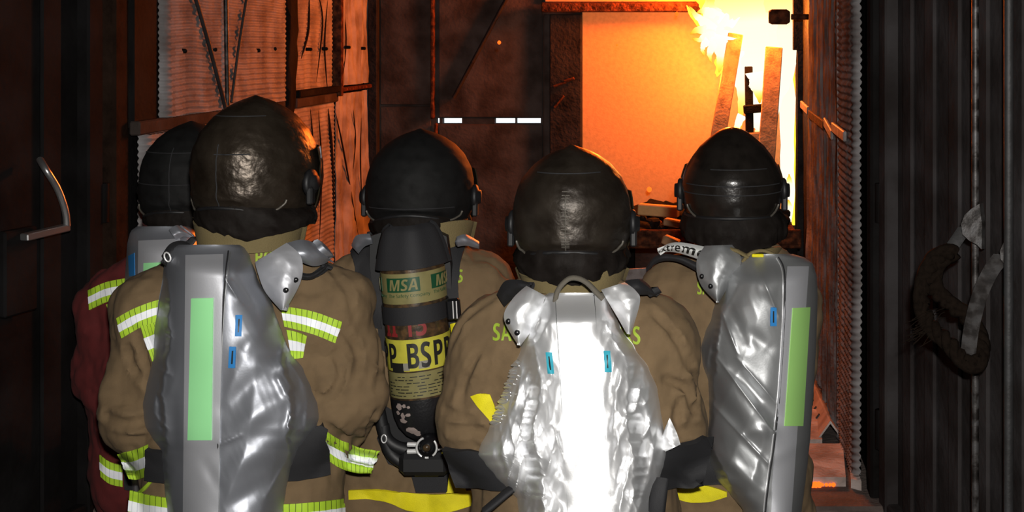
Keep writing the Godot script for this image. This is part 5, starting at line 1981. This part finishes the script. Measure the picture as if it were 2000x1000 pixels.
	mb.tube([P(1410, 482, d - 0.07), P(1440, 490, d - 0.08), P(1462, 502, d - 0.08)], 0.010, 8, 0.5)
	part("webbing", mb, M.collar, who)
	belt(pr, who, V2([1300, 870, 1380, 880, 1560, 880]), V2([1300, 940, 1380, 945, 1560, 945]))


func set_p2(pr: Dictionary) -> void:
	var d := 3.40
	var who := thing("air_cylinder_set", "uncovered air cylinder with cream and yellow labels on a black back frame", "air cylinder", P(820, 960, d), "")
	var a := P(801, 470, d)
	var e := P(828, 800, d)
	var down := (e - a).normalized()
	var len := a.distance_to(e)
	var side := down.cross(Vector3(0, 0, 1)).normalized() * -1.0
	if side.x < 0.0:
		side = -side
	var frontv := side.cross(down).normalized()
	if frontv.z < 0.0:
		frontv = -frontv
	var R := 0.0805
	var at := func(ang: float, y: float, r: float) -> Vector3:
		# ang from straight towards the camera, positive to the right; y a pixel row on the axis
		return a + down * ((y - 470.0) * d / F * 1.003) + (side * sin(ang) + frontv * cos(ang)) * r
	var wrap := func(y0: float, y1: float, r: float, m: Material, nm: String, parent: Node3D, a0 := -PI, a1 := PI, bulge := 0.0) -> MeshInstance3D:
		var rows := []
		for j in 6:
			var rr := PackedVector3Array()
			for i in 41:
				rr.append(at.call(lerpf(a0, a1, i / 40.0), lerpf(y0, y1, j / 5.0), r + bulge * sin(PI * j / 5.0)))
			rows.append(rr)
		var mb := MB.new()
		mb.slab(rows, 0.0012, frontv)
		return part(nm, mb, m, parent)
	var rings := []
	for q in [[490, 0.03], [492, 0.055], [497, 0.073], [506, R], [768, R]]:
		var ring := PackedVector3Array()
		for i in 48:
			ring.append(at.call(TAU * i / 48.0, q[0], q[1]))
		rings.append(ring)
	var mb := MB.new()
	mb.loft(rings)
	var cyl := part("cylinder", mb, M.cylinder, who, "composite air cylinder")
	rings = []
	for q in [[766, R + 0.001], [785, R], [805, 0.077], [825, 0.068], [842, 0.052], [852, 0.035], [858, 0.02]]:
		var ring := PackedVector3Array()
		for i in 48:
			ring.append(at.call(TAU * i / 48.0, q[0], q[1]))
		rings.append(ring)
	mb = MB.new()
	mb.loft(rings)
	var endc := part("cylinder_end", mb, M.cylinder_end, who, "black rounded cylinder end with chipped paint")
	# chipped paint with ragged outlines
	var rng := RandomNumberGenerator.new()
	rng.seed = 21
	for q in [[-0.62, 778, 13, 0.10], [-0.42, 776, 7, 0.08], [-0.70, 790, 8, 0.07], [-0.50, 796, 14, 0.07], [-0.30, 793, 6, 0.10], [-0.55, 806, 8, 0.16], [-0.25, 778, 5, 0.06], [-0.30, 826, 14, 0.24], [-0.12, 833, 12, 0.16]]:
		var rr := []
		for j in 6:
			var t := j / 5.0
			var y: float = q[1] + q[2] * (t - 0.5)
			var w: float = q[3] * sin(PI * (0.12 + 0.76 * t)) * (0.75 + rng.randf() * 0.5)
			var sh := (rng.randf() - 0.5) * 0.05
			var rad := R
			if y > 785:
				rad = lerpf(R, 0.068, clampf((y - 785) / 40.0, 0, 1) ** 1.4)
			if y > 825:
				rad = lerpf(0.068, 0.05, (y - 825) / 18.0)
			var row := PackedVector3Array()
			for i in 6:
				row.append(at.call(q[0] + sh + w * (i / 2.5 - 1.0), y, rad + 0.0015))
			rr.append(row)
		mb = MB.new()
		mb.slab(rr, 0.001, frontv)
		part("chipped_patch", mb, M.bare_metal, endc)
	# labels
	var l1: MeshInstance3D = wrap.call(524, 582, R + 0.0012, M.cream, "maker_label", cyl)
	for c in [-0.13, 1.37, -1.63]:
		var g: MeshInstance3D = wrap.call(532, 559, R + 0.0022, M.green_ink, "green_field", l1, c - 0.57, c + 0.55)
		var cc: float = c
		var mp := func(x: float, y: float, z: float) -> Vector3: return at.call(cc - 0.47 + x * 0.325, 556.0 - y * 21.0, R + 0.0045 + z * 0.6)
		part("lettering", letters("MSA", mp, true, 0.001, 0.15), M.cream, l1)
		var mp2 := func(x: float, y: float, z: float) -> Vector3: return at.call(cc - 0.52 + x * 0.108, 571.0 - y * 6.0, R + 0.0016 + z * 0.4)
		part("lettering", letters("The Safety Company", mp2, false), M.green_ink, l1)
	var mp3 := func(x: float, y: float, z: float) -> Vector3: return at.call(-0.95 + x * 0.50, 644.0 - y * 45.0, R + 0.0012 + z * 0.5)
	part("red_lettering", letters("II 13", mp3, true, 0.001, 0.0), M.red_ink, cyl)
	var l2: MeshInstance3D = wrap.call(650, 710, R + 0.0012, M.band_yellow, "yellow_label", cyl)
	for c in [-2.12, -0.20]:
		var cc: float = c
		var mp4 := func(x: float, y: float, z: float) -> Vector3: return at.call(cc + x * 0.50, 705.0 - y * 47.0, R + 0.0035 + z * 0.6)
		part("lettering", letters("BSPP", mp4), M.ink, l2)
	wrap.call(694, 712, R + 0.0024, M.ink, "black_smear", l2, -0.75, -0.30)
	wrap.call(694, 708, R + 0.0032, M.tape, "sticker", l2, -0.30, -0.10)
	wrap.call(692, 706, R + 0.0032, M.tape, "sticker", l2, 0.18, 0.52)
	var l3: MeshInstance3D = wrap.call(713, 762, R + 0.0012, M.cream, "data_label", cyl)
	for k in 7:
		var y := 720.0 + k * 6.0
		var x := -1.0
		while x < 1.1:
			var w := 0.06 + rng.randf() * 0.22
			if rng.randf() < 0.75:
				wrap.call(y, y + 1.6, R + 0.0018, M.ink, "print_line", l3, x, x + w)
			x += w + 0.05
	wrap.call(588, 622, R + 0.004, M.black_strap, "cylinder_strap", who)
	# harness top and back frame
	var rows := []
	for j in 14:
		var t := j / 13.0
		var y := lerpf(436, 516, t)
		var r := PackedVector3Array()
		for i in 25:
			var ang := lerpf(-1.75, 1.75, i / 24.0)
			r.append(at.call(ang, y, lerpf(0.05, R + 0.012, sqrt(t)) + 0.004 * sin(ang * 5.0)))
		rows.append(r)
	mb = MB.new()
	mb.slab(rows, 0.006, frontv)
	part("top_hood", mb, M.black_strap, who)
	mb = MB.new()
	var bf := PackedVector3Array()
	for q in [[722, 462], [770, 446], [840, 446], [872, 462], [880, 520], [884, 640], [890, 800], [900, 905], [770, 905], [748, 800], [738, 640], [722, 520]]:
		bf.append(P(q[0], q[1], 3.455))
	mb.prism(bf, Vector3(0, 0, -0.03))
	part("back_frame", mb, M.rubber, who)
	patch(pr.field, who, "shoulder_strap", V2([690, 490, 706, 470, 735, 462]), V2([716, 640, 730, 640, 748, 640]), 3.6, M.black_strap, 0.022, 8, 14)
	patch(pr.field, who, "shoulder_strap", V2([862, 462, 880, 466, 900, 482]), V2([866, 640, 880, 640, 892, 636]), 3.6, M.black_strap, 0.022, 8, 14)
	flap(who, "strap_guard", V2([686, 480, 696, 460, 722, 456]), V2([700, 496, 712, 482, 728, 476]), 3.46, 3.42, 0.015, M.silver_dark, 0.008)
	flap(who, "strap_guard", V2([892, 462, 910, 458, 936, 472]), V2([894, 482, 912, 480, 936, 486]), 3.42, 3.48, 0.015, M.silver_dark, 0.008)
	# buckle at the right
	mb = MB.new()
	mb.box(P(886, 604, 3.36), Vector3(0.035, 0.055, 0.02), Basis(Vector3(0, 0, 1), 0.08), 0.005)
	var bk := part("buckle", mb, M.black_gloss, who)
	for k in 2:
		mb = MB.new()
		mb.tube([P(884 + k * 7, 588, 3.345), P(886 + k * 7, 622, 3.345)], 0.0018, 6)
		part("buckle_bar", mb, M.chrome, bk)
	flap(who, "yellow_tag", V2([879, 633, 881, 650, 883, 667]), V2([895, 629, 891, 648, 885, 668]), 3.36, 3.36, 0.004, M.yellow, 0.003, 6, 8)
	# valve and its hand wheel
	var vc := P(835, 872, 3.33)
	mb = MB.new()
	var bz := Basis(Vector3.RIGHT, Vector3(0, 0, 1), Vector3(0, -1, 0))
	mb.lathe([Vector2(0, -0.06), Vector2(0.03, -0.06), Vector2(0.03, -0.01), Vector2(0.022, 0.0), Vector2(0.012, 0.012), Vector2(0, 0.012)], Transform3D(bz, vc), 20)
	var vb := part("valve", mb, M.black_gloss, who)
	mb = MB.new()
	mb.lathe([Vector2(0, 0.006), Vector2(0.0105, 0.006), Vector2(0.009, 0.014), Vector2(0, 0.015)], Transform3D(bz, vc), 16)
	part("valve_button", mb, M.cylinder, vb)
	for g in [[1.9, 4.2], [-0.9, 0.75], [4.55, 4.9]]:
		mb = MB.new()
		var pts := []
		for k in 12:
			var an := lerpf(g[0], g[1], k / 11.0)
			pts.append(vc + Vector3(cos(an) * 0.0255, sin(an) * 0.0255, 0.01))
		mb.tube(pts, 0.003, 7)
		part("wheel_rim", mb, M.chrome, vb)
	for g in [[796, 868, 814, 868, 0.006], [796, 882, 816, 881, 0.0065], [856, 878, 872, 874, 0.003]]:
		mb = MB.new()
		mb.tube([P(g[0], g[1], 3.34), P(g[2], g[3], 3.34)], g[4], 10)
		part("hose_fitting", mb, M.chrome, vb)
	mb = MB.new()
	mb.box(P(866, 884, 3.335), Vector3(0.008, 0.003, 0.004), Basis())
	part("yellow_mark", mb, M.yellow, vb)
	# regulator block and hoses round it
	mb = MB.new()
	mb.box(P(833, 900, 3.39), Vector3(0.13, 0.06, 0.08), Basis(), 0.014)
	part("regulator", mb, M.rubber, who)
	for g in [[740, 800, 752, 850, 770, 870, 800, 880], [748, 830, 760, 880, 790, 905, 820, 905], [880, 830, 890, 870, 875, 890, 850, 895]]:
		mb = MB.new()
		var pts := []
		for q in curve(V2(g), 14):
			pts.append(P(q.x, q.y, 3.40))
		mb.tube(pts, 0.016, 10)
		part("hose", mb, M.rubber, who)
	mb = MB.new()
	var ring := []
	for k in 13:
		var an := TAU * k / 12.0
		ring.append(P(750 + 5 * cos(an), 857 + 8 * sin(an), 3.38))
	mb.tube(ring, 0.0018, 6)
	part("ring", mb, M.chrome, who)
	# lumbar plate, narrowing downwards
	var poly := PackedVector3Array()
	for q in [[760, 868], [872, 862], [876, 905], [872, 962], [812, 962], [800, 915]]:
		poly.append(P(q[0], q[1], 3.44))
	mb = MB.new()
	mb.prism(poly, Vector3(0, 0, -0.05))
	part("lumbar_plate", mb, M.black_strap, who)
	mb = MB.new()
	mb.box(P(834, 922, 3.425), Vector3(0.07, 0.022, 0.02), Basis(), 0.006)
	part("label_plate", mb, M.black_gloss, who)
	patch(pr.field, who, "waist_belt", V2([740, 850, 800, 870, 872, 868, 935, 868]), V2([760, 900, 800, 915, 880, 920, 925, 940]), 3.6, M.black_strap, 0.02, 20, 7)


func build_flash() -> void:
	# the photographer's flash gun on its stand, right behind the lens
	var at := Vector3(0.06, EYE + 0.16, 0.10)
	var who := thing("flash_gun", "black flash gun on a tripod stand facing the firefighters' backs", "flash gun", Vector3(at.x, 0, at.z + 0.1))
	var mb := MB.new()
	mb.box(at + Vector3(0, 0, 0.05), Vector3(0.09, 0.06, 0.1), Basis(), 0.008)
	part("head", mb, M.black_gloss, who)
	mb = MB.new()
	mb.box(at + Vector3(0, 0, -0.003), Vector3(0.075, 0.045, 0.006), Basis(), 0.002)
	part("flash_lamp_lens", mb, glow(Color(1, 1, 1), 1.0), who)
	mb = MB.new()
	mb.tube([at + Vector3(0, -0.02, 0.1), Vector3(at.x, 0.0, at.z + 0.1)], 0.014, 10)
	part("stand_pole", mb, M.rubber, who)
	for k in 3:
		var a := TAU * k / 3.0 + 0.5
		mb = MB.new()
		mb.tube([Vector3(at.x, 0.5, at.z + 0.1), Vector3(at.x + cos(a) * 0.35, 0.01, at.z + 0.1 + sin(a) * 0.35)], 0.01, 8)
		part("stand_leg", mb, M.rubber, who)


func _ready() -> void:
	# ---- camera
	var cam := Camera3D.new()
	cam.name = "camera"
	cam.projection = Camera3D.PROJECTION_FRUSTUM
	cam.near = 0.1
	cam.far = 60.0
	cam.size = 1000.0 / F * cam.near
	cam.frustum_offset = Vector2((1000.0 - VX) / F, (VY - 500.0) / F) * cam.near
	cam.position = Vector3(0, EYE, 0)
	add_child(cam)
	cam.current = true
	# ---- sky: plain overcast daylight, seen only through the gap in the end wall
	var env := Environment.new()
	env.background_mode = Environment.BG_SKY
	var sky := Sky.new()
	var sm := ProceduralSkyMaterial.new()
	sm.sky_top_color = Color(0.86, 0.92, 1.0)
	sm.sky_horizon_color = Color(0.93, 0.97, 1.0)
	sm.ground_bottom_color = Color(0.6, 0.62, 0.62)
	sm.ground_horizon_color = Color(0.93, 0.97, 1.0)
	sm.sky_energy_multiplier = 1.6
	sm.ground_energy_multiplier = 1.6
	sky.sky_material = sm
	env.sky = sky
	env.tonemap_mode = Environment.TONE_MAPPER_LINEAR
	env.tonemap_exposure = 1.0
	env.sdfgi_enabled = true
	env.ssao_enabled = true
	env.ssil_enabled = true
	var we := WorldEnvironment.new()
	we.name = "world"
	we.environment = env
	add_child(we)
	# ---- the camera's flash
	var fl := AreaLight3D.new()
	fl.name = "flash_light"
	fl.area_size = Vector2(0.075, 0.045)
	fl.position = Vector3(0.06, EYE + 0.16, 0.09)
	fl.look_at_from_position(fl.position, Vector3(-0.45, 1.4, -4.0))
	fl.light_color = Color(1.0, 0.985, 0.96)
	fl.light_energy = 14.0
	fl.shadow_enabled = true
	add_child(fl)
	make_materials()
	build_flash()
	build_shell()
	build_walls()
	build_cables()
	build_doors()
	build_fire()
	build_floor_debris()
	build_people()
